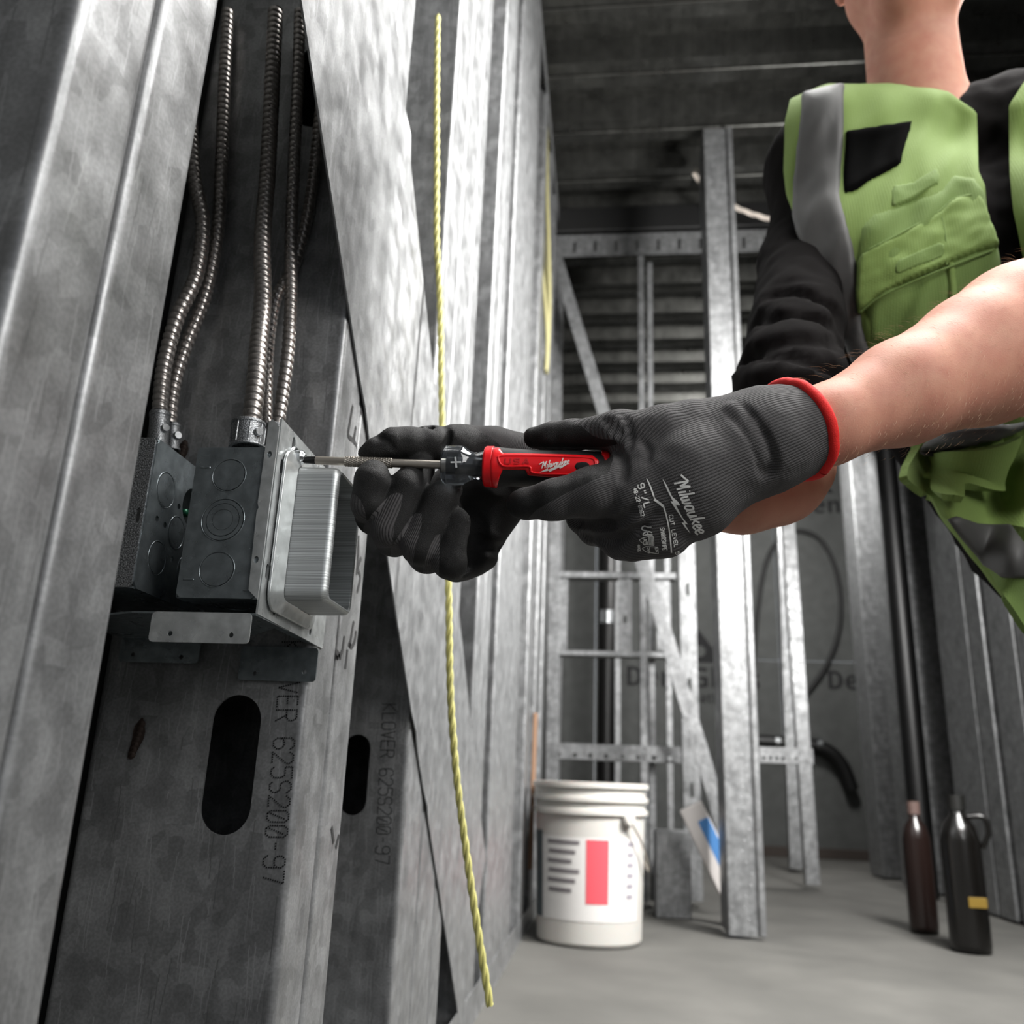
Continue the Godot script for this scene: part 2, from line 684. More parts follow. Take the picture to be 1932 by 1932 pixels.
# a cee stud: web at depth dw, flanges reaching to depth de, room flange on x = xf
func stud(label: String, xf: float, dw: float, de: float, m: Material, y0 := 0.01, y1 := 2.595, deep := 0.159, holes := [], group := "", side := 1.0, wm: Material = null) -> Node3D:
	var t := thing("steel_stud", label, "stud", Vector3(xf - side * deep * 0.5, y0, -dw), group)
	var mb := MB.new()
	var hs := []
	for h: Array in holes:
		hs.append(slot(Vector2(h[0], h[1]), h[2], h[3], 12))
	var xa := minf(xf, xf - side * deep)
	mb.plate([Vector2(xa + 0.005, y0), Vector2(xa + deep - 0.005, y0), Vector2(xa + deep - 0.005, y1), Vector2(xa + 0.005, y1)], hs, 0.002, Vector3(0, 0, -dw), Vector3.RIGHT, Vector3.UP)
	obj("web", mb, wm if wm else m, t)
	for s: Array in [[xf, -side], [xf - side * deep, side]]:
		mb = MB.new()
		var sx: float = s[1]
		mb.fold(rounded([Vector2(s[0] + sx * 0.006, dw), Vector2(s[0], dw), Vector2(s[0], de), Vector2(s[0] + sx * 0.014, de)], 0.0045), 0.002, y0, y1)
		obj("flange", mb, m, t)
	return t

func dots(mb: MB, text: String, o: Vector3, ex: Vector3, ey: Vector3, h: float, r: float, gap: float, pitch := 0.0099) -> void:
	var x := 0.0
	for ch in text:
		for l: Array in glyph(ch):
			var q := []
			for p: Vector2 in l:
				q.append(o + ex * (x + p.x * pitch * 0.19) + ey * (p.y * h / 6.0))
			for c: Vector3 in even(q, gap):
				var f := []
				for k in 6:
					f.append(c + ex * cos(TAU * k / 6.0) * r + ey * sin(TAU * k / 6.0) * r)
				mb.face(f)
		x += pitch

const ORD := ["first", "second", "third", "fourth", "fifth", "sixth", "seventh", "eighth", "ninth"]

func left_wall() -> void:
	# paired studs set toe to toe, three pairs down the wall and the built-up jamb beyond
	stud("blurred galvanised stud with bright rounded corner, before the boxes, near half of its pair", WX, 0.262, 0.3100, M.zinc, 0.01, 2.595)
	stud("blurred galvanised stud with scuffed flange, far half of the pair before the boxes", WX, 0.362, 0.3140, M.zinc, 0.01, 2.595)
	var sb := stud("galvanised stud carrying the box bracket, with slotted web hole and stamped dot lettering", WX, 0.630, 0.6855, M.zinc, 0.01, 2.595, 0.159, [[-0.2705, 0.376, 0.037, 0.097], [-0.2705, 0.98, 0.037, 0.097]], "", 1.0, M.zinc)
	var mb := MB.new()
	dots(mb, "KLOVER 625S200-97", Vector3(-0.2425, 0.4640, -0.6284), Vector3(0.030, -1, 0).normalized(), Vector3(1, 0.030, 0).normalized(), 0.0155, 0.00065, 0.0017)
	obj("stamped_lettering", mb, M.ink, sb)
	weld_mark(sb, Vector3(-0.3445, 0.3905, -0.6284), 0.030)
	weld_mark(sb, Vector3(-0.3455, 0.614, -0.6284), 0.024)
	var s2 := stud("galvanised stud with black marker scribbles on its flange, beside the mud ring", WX, 0.745, 0.6895, M.zinc)
	marker(s2)
	var sc := stud("galvanised stud behind the diagonal strap, stamped with lettering beside a slotted hole", WX, 0.977, 1.074, M.zinc, 0.01, 2.595, 0.159, [[-0.277, 0.373, 0.03, 0.085]], "", 1.0, M.zinc)
	mb = MB.new()
	dots(mb, "KLOVER 625S200-97", Vector3(-0.2520, 0.4490, -0.9754), Vector3(0.03, -1, 0).normalized(), Vector3(1, 0.03, 0).normalized(), 0.0155, 0.0007, 0.0016)
	obj("stamped_lettering", mb, M.ink, sc)
	stud("bright galvanised stud right behind the yellow rope, smooth flange", WX, 1.181, 1.078, M.zinc)
	stud("narrow galvanised stud beside a dark gap, next beyond the rope", WX, 1.186, 1.247, M.zinc, 0.01, 2.595, 0.159, [], "", 1.0, M.zinc)
	var far := [[1.42, 1.499, "zinc"], [1.58, 1.504, "zinc"], [1.68, 1.98, "zinc"], [2.12, 1.984, "zinc"], [2.34, 2.44, "zinc"], [2.62, 2.72, "zinc"], [2.86, 2.95, "zinc"]]
	for k in far.size():
		var f: Array = far[k]
		stud("galvanised left-wall stud past the dark gap, %s beyond the rope" % ORD[k], WX, f[0], f[1], M[f[2]], 0.01, 2.595, 0.159, [], "studs in the far row of the left wall")
	# tracks that hold the studs
	mb = MB.new()
	for y: Array in [[0.0, 0.05, "bottom"], [2.55, 2.599, "top"]]:
		mb = MB.new()
		var yb: float = 0.001 if y[2] == "bottom" else 2.600
		mb.box(Vector3(WX - 0.0795, yb, -1.2), Vector3(0.168, 0.002, 4.2))
		for x: float in [WX + 0.0025, WX - 0.1615]:
			mb.box(Vector3(x, (y[0] + y[1]) * 0.5, -1.2), Vector3(0.002, 0.05, 4.2))
		tag(obj("steel_track", mb, M.zinc), "long galvanised %s track holding the left row of studs" % y[2], "track")
	# wide diagonal strap laid over the studs
	var rows := []
	var e0 := Vector2(0.541, 0.812)
	var dirv := Vector2(0.602, -0.528).normalized()
	var per := Vector2(0.528, 0.602).normalized()
	var nl := 60
	var nw := 36
	for i in nl + 1:
		var row := PackedVector3Array()
		for j in nw + 1:
			var q := e0 + dirv * lerpf(-0.62, 1.20, float(i) / nl) + per * (0.295 * j / nw)
			var bump := 0.0022
			for c: Array in [[0.747, 0.0035, 0.004], [0.800, 0.003, 0.006], [0.690, 0.0014, 0.010], [0.977, 0.003, 0.006], [1.08, 0.002, 0.006], [1.2, 0.002, 0.008]]:
				var w: float = (q.x - c[0] - 0.006 * sin(q.y * 9.0 + c[0] * 30.0)) / c[2]
				bump += c[1] * exp(-w * w)
			row.append(Vector3(WX + 0.0015 + bump, q.y, -q.x))
		rows.append(row)
	mb = MB.new()
	mb.grid(rows)
	var back := []
	for r: PackedVector3Array in rows:
		var b := PackedVector3Array()
		for p in r:
			b.append(p - Vector3(0.0016, 0, 0))
		back.append(b)
	mb.grid(back)
	for j: int in [0, nw]:
		for i in nl:
			mb.face([rows[i][j], rows[i + 1][j], back[i + 1][j], back[i][j]])
	tag(obj("diagonal_strap", mb, M.zinc), "wide galvanised diagonal sheet strap with vertical scratches, screwed across the studs", "strap")

func weld_mark(parent: Node3D, c: Vector3, h: float) -> void:
	var mb := MB.new()
	var q := []
	for i in 18:
		var a := TAU * i / 18.0
		var w := 0.0044 + 0.0012 * sin(a * 3.0 + 1.0)
		q.append(c + Vector3(cos(a) * w + sin(a) * h * 0.07, sin(a) * h * 0.5 * (1.0 + 0.06 * sin(a * 5.0)), 0.0004))
	mb.face(q)
	for k in 7:
		mb.lathe_smooth([Vector2(0.0005, 0.0014), Vector2(0.002, 0.0012), Vector2(0.0032, 0.0)], c + Vector3((k - 3) * h * 0.02, (k - 3) * h * 0.12, 0.0), Vector3(0, 0, 1), 8)
	obj("rust_mark", mb, M.rust, parent)

func marker(parent: Node3D) -> void:
	# scribbled black marker on the room face of the flange
	var strokes := [
		[[666, 765], [660, 800], [658, 822], [668, 832], [674, 845]], [[672, 805], [668, 828]],
		[[677, 1010], [676, 1050], [673, 1085]], [[682, 1052], [676, 1072], [680, 1090], [674, 1118]],
		[[668, 1172], [664, 1195], [660, 1222]], [[672, 1190], [670, 1208], [664, 1220], [658, 1214]],
		[[650, 1200], [646, 1228], [638, 1240]], [[656, 1225], [652, 1262]], [[634, 1228], [644, 1240]], [[640, 1575], [634, 1600]], [[626, 1560], [630, 1590]]]
	for s: Array in strokes:
		var mb := MB.new()
		var q := []
		for p: Array in s:
			q.append(PX(p[0], p[1], WX + 0.0014))
		ribbon(mb, q, 0.0042, Vector3.RIGHT)
		obj("marker_stroke", mb, M.ink, parent)

func ribbon(mb: MB, pts: Array, w: float, nrm: Vector3) -> void:
	var q := spline(pts, 6)
	var l := []
	var r := []
	for i in q.size():
		var t: Vector3 = (q[mini(i + 1, q.size() - 1)] - q[maxi(i - 1, 0)]).normalized()
		var s := t.cross(nrm).normalized() * w * 0.5
		l.append(q[i] - s)
		r.append(q[i] + s)
	for i in q.size() - 1:
		mb.face([l[i], r[i], r[i + 1], l[i + 1]])

# stroke letters on a grid 4 wide and 6 high
const STROKES := {
	"A": "00 26 40|12 32", "B": "00 06 36 45 33 03|33 42 41 30 00", "C": "45 36 16 05 01 10 30 41", "D": "00 06 26 44 42 20 00", "E": "40 00 06 46|03 33", "G": "45 36 16 05 01 10 30 41 43 23",
	"I": "20 26", "K": "00 06|46 03 40", "L": "06 00 40", "M": "00 06 23 46 40", "N": "00 06 40 46", "O": "10 01 05 16 36 45 41 30 10", "P": "00 06 36 45 44 33 03", "R": "00 06 36 45 44 33 03|23 40",
	"S": "45 36 16 05 04 13 33 42 41 30 10 01", "T": "20 26|06 46", "U": "06 01 10 30 41 46", "V": "06 20 46", "W": "06 10 24 30 46", "X": "00 46|06 40",
	"0": "10 01 05 16 36 45 41 30 10|11 35", "2": "05 16 36 45 44 00 40", "3": "05 16 36 45 33 42 41 30 10 01", "4": "30 36 02 42", "5": "46 06 04 34 43 41 30 10 01", "6": "45 36 16 05 01 10 30 41 42 33 13 02",
	"7": "06 46 20", "8": "13 04 05 16 36 45 44 33 13 02 01 10 30 41 42 33", "9": "01 10 30 41 45 36 16 05 04 13 33 44", "-": "13 33", "/": "00 46", "\"": "14 16|34 36", ".": "20 21", " ": ""}

func glyph(ch: String) -> Array:
	var out := []
	for l in String(STROKES.get(ch, "")).split("|", false):
		var q := []
		for p in l.split(" ", false):
			q.append(Vector2(p[0].to_float(), p[1].to_float()))
		out.append(q)
	return out

# ---------------------------------------------------------------- laying pieces on curved surfaces
# march a pixel's ray to the zero of a distance function
func march(px: float, py: float, sdf: Callable, d0: float, far := 0.3) -> Vector3:
	var v := ray(px, py)
	var u := v.normalized()
	var p := EYE + v * (d0 / -v.z)
	var best := p
	var bd := 1e9
	var go := 0.0
	for i in 60:
		var d: float = sdf.call(p)
		if d < bd:
			bd = d
			best = p
		if d < 0.00005 or go > far:
			break
		var s := maxf(d * 0.8, 0.0001)
		p += u * s
		go += s
	return best

func poly_dist(poly: PackedVector2Array, p: Vector2) -> float:     # positive inside
	var d := 1e9
	for i in poly.size():
		d = minf(d, p.distance_to(Geometry2D.get_closest_point_to_segment(p, poly[i], poly[(i + 1) % poly.size()])))
	return d if Geometry2D.is_point_in_polygon(p, poly) else -d

# a sheet covering a traced outline, lying on the surface surf(px, py) and raised by lift with soft edges; th is its thickness
func panel(mb: MB, outline: Array, step: float, surf: Callable, lift: float, soft: float, th: float, wave = null) -> void:
	var poly := PackedVector2Array(outline)
	var lo := poly[0]
	var hi := poly[0]
	for p in poly:
		lo = lo.min(p)
		hi = hi.max(p)
	lo -= Vector2(step, step) * 1.5
	var nx := int(ceil((hi.x - lo.x) / step)) + 2
	var ny := int(ceil((hi.y - lo.y) / step)) + 2
	var sd := PackedFloat32Array()
	for j in ny:
		for i in nx:
			sd.append(poly_dist(poly, lo + Vector2(i, j) * step))
	var at := {}
	var ids := {}
	var cut := []
	var base := func(q: Vector2) -> Vector3:
		var k := Vector2i((q * 16.0).round())
		if not at.has(k):
			at[k] = surf.call(q.x, q.y)
		return at[k]
	var vert := func(q: Vector2, s: float) -> int:
		var k := Vector2i((q * 16.0).round())
		if ids.has(k):
			return ids[k]
		var e := 1.5
		var du: Vector3 = base.call(q + Vector2(e, 0)) - base.call(q - Vector2(e, 0))
		var dv: Vector3 = base.call(q + Vector2(0, e)) - base.call(q - Vector2(0, e))
		var n := dv.cross(du).normalized()
		var p: Vector3 = base.call(q)
		if n.dot(EYE - p) < 0:
			n = -n
		var h := lift * (1.0 - exp(-maxf(s, 0.0) / soft)) if soft > 0.0 else lift
		if wave != null:
			h += wave.call(q, s)
		ids[k] = mb.add(p + n * h, n, q / 100.0)
		return ids[k]
	var s0 := mb.ix.size()
	for j in ny - 1:
		for i in nx - 1:
			for t: Array in [[[0, 0], [1, 0], [1, 1]], [[0, 0], [1, 1], [0, 1]]]:
				var q := []
				var f := []
				for c: Array in t:
					q.append(lo + Vector2(i + c[0], j + c[1]) * step)
					f.append(sd[(j + c[1]) * nx + i + c[0]])
				if f[0] <= 0 and f[1] <= 0 and f[2] <= 0:
					continue
				var out := []
				var edge := []
				for a in 3:
					var b := (a + 1) % 3
					if f[a] > 0:
						out.append([q[a], f[a]])
					if (f[a] > 0) != (f[b] > 0):
						var x: Array = [(q[a] as Vector2).lerp(q[b], f[a] / (f[a] - f[b])), 0.0]
						out.append(x)
						edge.append(x)
				var ii := []
				for o: Array in out:
					ii.append(vert.call(o[0], o[1]))
				for a in range(1, ii.size() - 1):
					mb.tri(ii[0], ii[a], ii[a + 1])
				if edge.size() == 2:
					cut.append([vert.call(edge[0][0], 0.0), vert.call(edge[1][0], 0.0)])
	# smooth normals from the faces
	var acc := {}
	for k in range(s0, mb.ix.size(), 3):
		var a := mb.ix[k]
		var b := mb.ix[k + 1]
		var c := mb.ix[k + 2]
		var fn := -(mb.v[b] - mb.v[a]).cross(mb.v[c] - mb.v[a])
		for w: int in [a, b, c]:
			acc[w] = acc.get(w, Vector3.ZERO) + fn
	for w: int in acc:
		if acc[w].length_squared() > 1e-24:
			mb.n[w] = acc[w].normalized()
	if th > 0.0:
		for c: Array in cut:
			var a := mb.v[c[0]]
			var b := mb.v[c[1]]
			if a.distance_squared_to(b) > 1e-14:
				mb.face([a, b, b - mb.n[c[1]] * th, a - mb.n[c[0]] * th])

# a painted line of even width lying on a surface
func ink(mb: MB, pts: Array, w: float, surf: Callable, lift: float, smooth := 4, taper := 0.0) -> void:
	var q: Array = even(spline(pts, smooth) if smooth > 1 else pts, 1.6)
	q.append(pts[-1])
	var l := []
	var r := []
	for i in q.size():
		var t: Vector2 = q[mini(i + 1, q.size() - 1)] - q[maxi(i - 1, 0)]
		if t.length() < 1e-6:
			t = Vector2(1, 0)
		var s := Vector2(-t.y, t.x).normalized() * w * 0.5
		if taper > 0.0:
			s *= clampf(minf(i, q.size() - 1 - i) / taper + 0.15, 0.15, 1.0)
		for side: float in [-1.0, 1.0]:
			var p: Vector3 = surf.call(q[i].x + s.x * side, q[i].y + s.y * side)
			p += (EYE - p).normalized() * lift
			(l if side < 0 else r).append(p)
	for i in q.size() - 1:
		mb.face([l[i], r[i], r[i + 1], l[i + 1]])

func letters(mb: MB, text: String, o: Vector2, ex: Vector2, ey: Vector2, h: float, w: float, surf: Callable, lift: float, pitch := 0.86, slant := 0.0, narrow := 1.0) -> void:
	var x := 0.0
	for ch in text:
		for l: Array in glyph(ch):
			var q := []
			for p: Vector2 in l:
				q.append(o + ex * (x + (p.x * narrow + p.y * slant) * h / 6.0) + ey * (p.y * h / 6.0))
			ink(mb, q, w, surf, lift, 1)
		x += h * pitch * narrow if ch != "I" else h * pitch * narrow * 0.75

# flowing hand lettering, as on the tool and the glove
const SCRIPT := {
	"M": "-.75,1.25 -.2,1.45 .5,1.8|.5,1.8 .35,1.0 .2,0|.5,1.75 .72,1.2 .8,.55|.8,.55 1.1,1.3 1.35,1.75|1.35,1.75 1.2,.9 1.15,0", "i": "0,0 .1,.55 .2,1|.3,1.38 .32,1.5", "l": "0,0 .2,1 .38,1.9",
	"w": ".08,1 .03,.2 .12,.02 .4,.2 .6,1|.6,1 .55,.2 .62,.02 .95,.25 1.15,1", "a": ".8,.95 .4,1 .1,.6 .05,.15 .25,0 .6,.3 .82,1|.82,1 .75,.4 .75,0", "u": ".12,1 .05,.25 .2,0 .5,.2 .8,1|.8,1 .72,.4 .75,0",
	"k": "0,0 .2,1 .4,1.85|.85,1 .5,.65 .18,.5|.18,.5 .5,.35 .75,0", "e": ".08,.45 .5,.55 .62,.85 .4,1 .12,.75 .05,.3 .25,0 .7,.2"}
const SCRIPT_W := {"M": 1.65, "i": 0.42, "l": 0.45, "w": 1.35, "a": 1.05, "u": 1.05, "k": 0.95, "e": 0.8}

func script_text(mb: MB, text: String, o: Vector2, ex: Vector2, ey: Vector2, h: float, w: float, surf: Callable, lift: float) -> void:
	var x := 0.0
	for ch in text:
		for l in String(SCRIPT[ch]).split("|"):
			var q := []
			for p in l.split(" "):
				var c := p.split(",")
				q.append(o + ex * (x + c[0].to_float()) * h * 0.86 + ey * c[1].to_float() * h)
			ink(mb, q, w, surf, lift, 5)
		x += SCRIPT_W[ch]

# ---------------------------------------------------------------- boxes, bracket, ring, conduits
func knockout(parent: Node3D, c: Vector2, r: float, o: Vector3, ex: Vector3, ey: Vector3, m: Material, double := false) -> void:
	var mb := MB.new()
	var ez := ex.cross(ey)
	mb.plate(circle(c, r - 0.0005, 28), [circle(c, r * 0.80, 28)] if double else [], 0.0013, o + ez * 0.0003, ex, ey)
	mb.box(o + ex * (c.x - r * 0.92) + ey * (c.y - r * 0.35) , Vector3(0.0016, 0.0016, 0.0012), Basis(ex, ey, ez), 0.0003)
	var rim := []
	for q: Vector2 in circle(c, r + 0.0003, 36):
		rim.append(o + ex * q.x + ey * q.y + ez * 0.0006)
	rim.append(rim[0])
	mb.tube(rim, 0.00042, 6, false)
	if double:
		mb.plate(circle(c, r * 0.80 - 0.0005, 28), [circle(c, r * 0.50, 24)], 0.0013, o + ez * 0.0005, ex, ey)
		mb.plate(circle(c, r * 0.50 - 0.00025, 24), [], 0.0013, o + ez * 0.0004, ex, ey)
	obj("knockout", mb, m, parent)

func chamfered(x0: float, y0: float, x1: float, y1: float, e: float) -> Array:
	return [Vector2(x0 + e, y0), Vector2(x1 - e, y0), Vector2(x1, y0 + e), Vector2(x1, y1 - e), Vector2(x1 - e, y1), Vector2(x0 + e, y1), Vector2(x0, y1 - e), Vector2(x0, y0 + e)]

func electrical() -> void:
	var X := Vector3.RIGHT
	var Y := Vector3.UP
	var Zb := Vector3(0, 0, -1)
	# box facing this room: three knockouts on the side towards us
	var b1 := thing("junction_box", "galvanised square junction box with three knockout discs, under the thick flexible conduit", "junction box", Vector3(-0.246, 0.4737, -0.568))
	var mb := MB.new()
	var ks := [[Vector2(-0.2486, 0.5555), 0.0110], [Vector2(-0.2485, 0.5250), 0.0141], [Vector2(-0.2479, 0.4922), 0.0113]]
	var hs := []
	for k: Array in ks:
		hs.append(circle(k[0], k[1], 32))
	mb.plate(chamfered(-0.2725, 0.4737, -0.2200, 0.5750, 0.003), hs, 0.0014, Vector3(0, 0, -0.517), X, Y)
	obj("side", mb, M.box_steel, b1)
	for i in 3:
		knockout(b1, ks[i][0], ks[i][1], Vector3(0, 0, -0.517), X, Y, M.box_steel, i == 1)
	mb = MB.new()
	mb.plate([Vector2(-0.2725, 0.518), Vector2(-0.2200, 0.518), Vector2(-0.2200, 0.619), Vector2(-0.2725, 0.619)], [circle(Vector2(-0.245, 0.548), 0.011, 20), circle(Vector2(-0.245, 0.590), 0.011, 20)], 0.0014, Vector3(0, 0.575, 0), X, Zb)
	mb.plate([Vector2(-0.2725, 0.518), Vector2(-0.2200, 0.518), Vector2(-0.2200, 0.619), Vector2(-0.2725, 0.619)], [circle(Vector2(-0.247, 0.545), 0.0112, 24)], 0.0014, Vector3(0, 0.4744, 0), X, Zb)
	mb.plate([Vector2(0.518, 0.4744), Vector2(0.619, 0.4744), Vector2(0.619, 0.5745), Vector2(0.518, 0.5745)], [], 0.0014, Vector3(-0.2725, 0, 0), Zb, Y)
	mb.plate([Vector2(-0.2725, 0.4744), Vector2(-0.2200, 0.4744), Vector2(-0.2200, 0.5745), Vector2(-0.2725, 0.5745)], [], 0.0014, Vector3(0, 0, -0.619), X, Y)
	obj("body", mb, M.box_steel, b1)
	knockout(b1, Vector2(-0.247, 0.545), 0.0112, Vector3(0, 0.4744, 0), X, Zb, M.box_steel)
	# pressed lines and corner tabs on the near side
	for q: Array in [[-0.2655, 0.5610, 0.007], [-0.2655, 0.4855, 0.007], [-0.226, 0.4790, 0.005], [-0.2235, 0.5700, 0.004]]:
		mb = MB.new()
		mb.box(Vector3(q[0], q[1], -0.5161), Vector3(q[2], 0.0011, 0.0007), Basis(), 0.0003)
		obj("pressed_tab", mb, M.box_steel, b1)
	# box that faces the other side of the wall: we see its back
	var b2 := thing("junction_box", "grainy-edged galvanised junction box seen from its back, green screw inside, half behind the near stud", "junction box", Vector3(-0.33, 0.480, -0.568))
	mb = MB.new()
	var back := [[Vector2(0.5375, 0.5523), 0.0120], [Vector2(0.5403, 0.5052), 0.0112], [Vector2(0.5601, 0.5286), 0.0112], [Vector2(0.582, 0.505), 0.0125]]
	hs = []
	for k: Array in back:
		hs.append(circle(k[0], k[1], 28))
	hs.append(circle(Vector2(0.5765, 0.5520), 0.0140, 28))
	for q: Array in [[0.5323, 0.5302], [0.5436, 0.5292], [0.5582, 0.5472], [0.5603, 0.5094], [0.5746, 0.5277]]:
		hs.append(circle(Vector2(q[0], q[1]), 0.0022, 12))
	mb.plate(chamfered(0.5175, 0.480, 0.619, 0.5824, 0.004), hs, 0.0014, Vector3(-0.303, 0, 0), Zb, Y)
	obj("back", mb, M.box_steel, b2)
	for k: Array in back:
		knockout(b2, k[0], k[1], Vector3(-0.303, 0, 0), Zb, Y, M.box_steel)
	mb = MB.new()
	mb.plate(chamfered(-0.356, 0.480, -0.3035, 0.5824, 0.002), [slot(Vector2(-0.307, 0.528), 0.003, 0.01, 5)], 0.0014, Vector3(0, 0, -0.5172), X, Y)
	obj("side", mb, M.cast, b2)
	mb = MB.new()
	for y: float in [0.4805, 0.5818]:
		mb.plate([Vector2(-0.356, 0.518), Vector2(-0.3035, 0.518), Vector2(-0.3035, 0.619), Vector2(-0.356, 0.619)], [], 0.0014, Vector3(0, y, 0), X, Zb)
	mb.plate([Vector2(-0.356, 0.480), Vector2(-0.3035, 0.480), Vector2(-0.3035, 0.5824), Vector2(-0.356, 0.5824)], [], 0.0014, Vector3(0, 0, -0.619), X, Y)
	obj("body", mb, M.box_steel, b2)
	mb = MB.new()
	mb.lathe_smooth([Vector2(0.0005, 0.0), Vector2(0.0026, 0.0), Vector2(0.0026, 0.003), Vector2(0.003, 0.0035), Vector2(0.003, 0.006), Vector2(0.0005, 0.0064)], Vector3(-0.3085, 0.5465, -0.5715), Vector3(1, 0, 0), 12)
	obj("ground_screw", mb, M.green, b2).set_meta("label", "green ground screw")
	# bracket
	var br := thing("box_bracket", "pale galvanised bracket holding both junction boxes, with drooping drilled tabs", "bracket", Vector3(-0.28, 0.4355, -0.58))
	mb = MB.new()
	var p1 := PX(552, 840, -0.2185)
	var p2 := PX(529, 880, -0.2185)
	hs = [slot(Vector2(-p1.z, p1.y), 0.006, 0.012, 6), slot(Vector2(-p2.z, p2.y), 0.0045, 0.010, 6)]
	for q: Array in [[516, 1146], [584, 1186], [502, 1078]]:
		var p := PX(q[0], q[1], -0.2185)
		hs.append(slot(Vector2(-p.z, p.y), 0.0045, 0.010, 6))
	hs.append(rrect(0.549, 0.487, 0.592, 0.563, 0.004))
	mb.plate([Vector2(0.5175, 0.4645), Vector2(0.6485, 0.4625), Vector2(0.6485, 0.590), Vector2(0.643, 0.5955), Vector2(0.5230, 0.5962), Vector2(0.5175, 0.5962)], hs, 0.0014, Vector3(-0.2185, 0, 0), Zb, Y)
	obj("face_plate", mb, M.ring_steel, br)
	mb = MB.new()
	mb.plate([Vector2(-0.2246, 0.4790), Vector2(-0.2180, 0.4730), Vector2(-0.2180, 0.5895), Vector2(-0.2232, 0.5945), Vector2(-0.2256, 0.5925), Vector2(-0.2260, 0.536), Vector2(-0.2250, 0.533), Vector2(-0.2260, 0.530)], [circle(Vector2(-0.2223, 0.5695), 0.0017, 10, 0.0024), circle(Vector2(-0.2222, 0.4985), 0.0017, 10, 0.0024)], 0.0013, Vector3(0, 0, -0.5155), X, Y)
	obj("folded_edge", mb, M.ring_steel, br)
	mb = MB.new()
	mb.plate([Vector2(-0.286, 0.5165), Vector2(-0.2185, 0.5165), Vector2(-0.2185, 0.648), Vector2(-0.286, 0.648), Vector2(-0.303, 0.630), Vector2(-0.365, 0.622), Vector2(-0.365, 0.545), Vector2(-0.300, 0.5165)], [[Vector2(-0.270, 0.615), Vector2(-0.2245, 0.565), Vector2(-0.2245, 0.637), Vector2(-0.262, 0.637)]], 0.0013, Vector3(0, 0.4640, 0), X, Zb)
	obj("shelf", mb, M.box_steel, br)
	for tb: Array in [[-0.2855, -0.2205, 0.4455, 0.4645, 0.5160, [[-0.2719, 0.4509], [-0.2323, 0.4507]]], [-0.3650, -0.3025, 0.4455, 0.4640, 0.6215, [[-0.3540, 0.4510], [-0.3160, 0.4500]]], [-0.2724, -0.2135, 0.4350, 0.4600, 0.6265, [[-0.2600, 0.4400], [-0.2225, 0.4420]]]]:
		mb = MB.new()
		hs = []
		for q: Array in tb[5]:
			hs.append(circle(Vector2(q[0], q[1]), 0.0017, 12))
		mb.plate(rrect(tb[0], tb[2], tb[1], tb[3], 0.0028, 4), hs, 0.0013, Vector3(0, 0, -tb[4]), X, Y)
		obj("tab", mb, M.ring_steel if tb[4] < 0.6 else M.box_steel, br)
	# raised device ring
	var rg := thing("mud_ring", "brushed galvanised raised device ring with rounded corners, screwed over the box opening", "mud ring", Vector3(-0.20, 0.474, -0.57))
	var loop := func(x: float, gr: float, r: float) -> PackedVector3Array:
		var q := PackedVector3Array()
		for p: Vector2 in rrect(0.540 - gr, 0.4785 - gr * 0.6, 0.6005 + gr, 0.5715 + gr * 0.6, r, 6):
			q.append(Vector3(x, p.y, -p.x))
		return q
	mb = MB.new()
	mb.grid([loop.call(-0.2165, 0.0145, 0.012), loop.call(-0.2150, 0.0150, 0.012), loop.call(-0.2145, 0.0140, 0.012), loop.call(-0.2130, 0.006, 0.008), loop.call(-0.2110, 0.0012, 0.007)], true)
	obj("base_flange", mb, M.ring_steel, rg)
	mb = MB.new()
	mb.grid([loop.call(-0.2110, 0.0005, 0.007), loop.call(-0.1875, 0.0, 0.007), loop.call(-0.1848, -0.0008, 0.007), loop.call(-0.1833, -0.0030, 0.006)], true)
	mb.grid([loop.call(-0.1833, -0.0030, 0.006), loop.call(-0.1829, -0.0045, 0.005), loop.call(-0.1840, -0.0052, 0.005)], true)
	mb.grid([loop.call(-0.1840, -0.0052, 0.005), loop.call(-0.2150, -0.0052, 0.005)], true)
	var streak := Image.create(64, 512, false, Image.FORMAT_L8)
	var rng := RandomNumberGenerator.new()
	rng.seed = 4
	for y in 512:
		var g := rng.randf_range(0.74, 1.0)
		for x in 64:
			streak.set_pixel(x, y, Color(g, g, g) * (0.96 + 0.04 * sin(x * 0.2 + y)))
	var brushed := mat(Color(0.84, 0.855, 0.855), 0.42, 0.65)
	brushed.albedo_texture = tex(streak)
	brushed.heightmap_enabled = true
	brushed.heightmap_texture = brushed.albedo_texture
	brushed.heightmap_scale = 0.02
	tri_map(brushed, 6.0)
	obj("raised_wall", mb, brushed, rg)
	# screw under the driver tip
	var sc := thing("machine_screw", "shiny pan-head screw in the bracket under the driver tip", "screw", Vector3(-0.214, 0.568, -0.545))
	var at := P(546, 863, 0.545)
	at.x = -0.2178
	mb = MB.new()
	mb.lathe([Vector2(0.0004, 0.0), Vector2(0.0074, 0.0), Vector2(0.0078, 0.0010), Vector2(0.0070, 0.0022), Vector2(0.0058, 0.0024)], at, X, 20)
	mb.lathe([Vector2(0.0058, 0.0024), Vector2(0.0056, 0.0062), Vector2(0.0042, 0.0078), Vector2(0.0012, 0.0082)], at, X, 6)
	mb.lathe_smooth([Vector2(0.0036, 0.0066), Vector2(0.0032, 0.0082), Vector2(0.0016, 0.0092), Vector2(0.0002, 0.0094)], at, X, 14)
	obj("head", mb, M.screw, sc)
	mb = MB.new()
	mb.tube([at - X * 0.012, at], 0.0019, 8)
	obj("shank", mb, M.screw, sc)
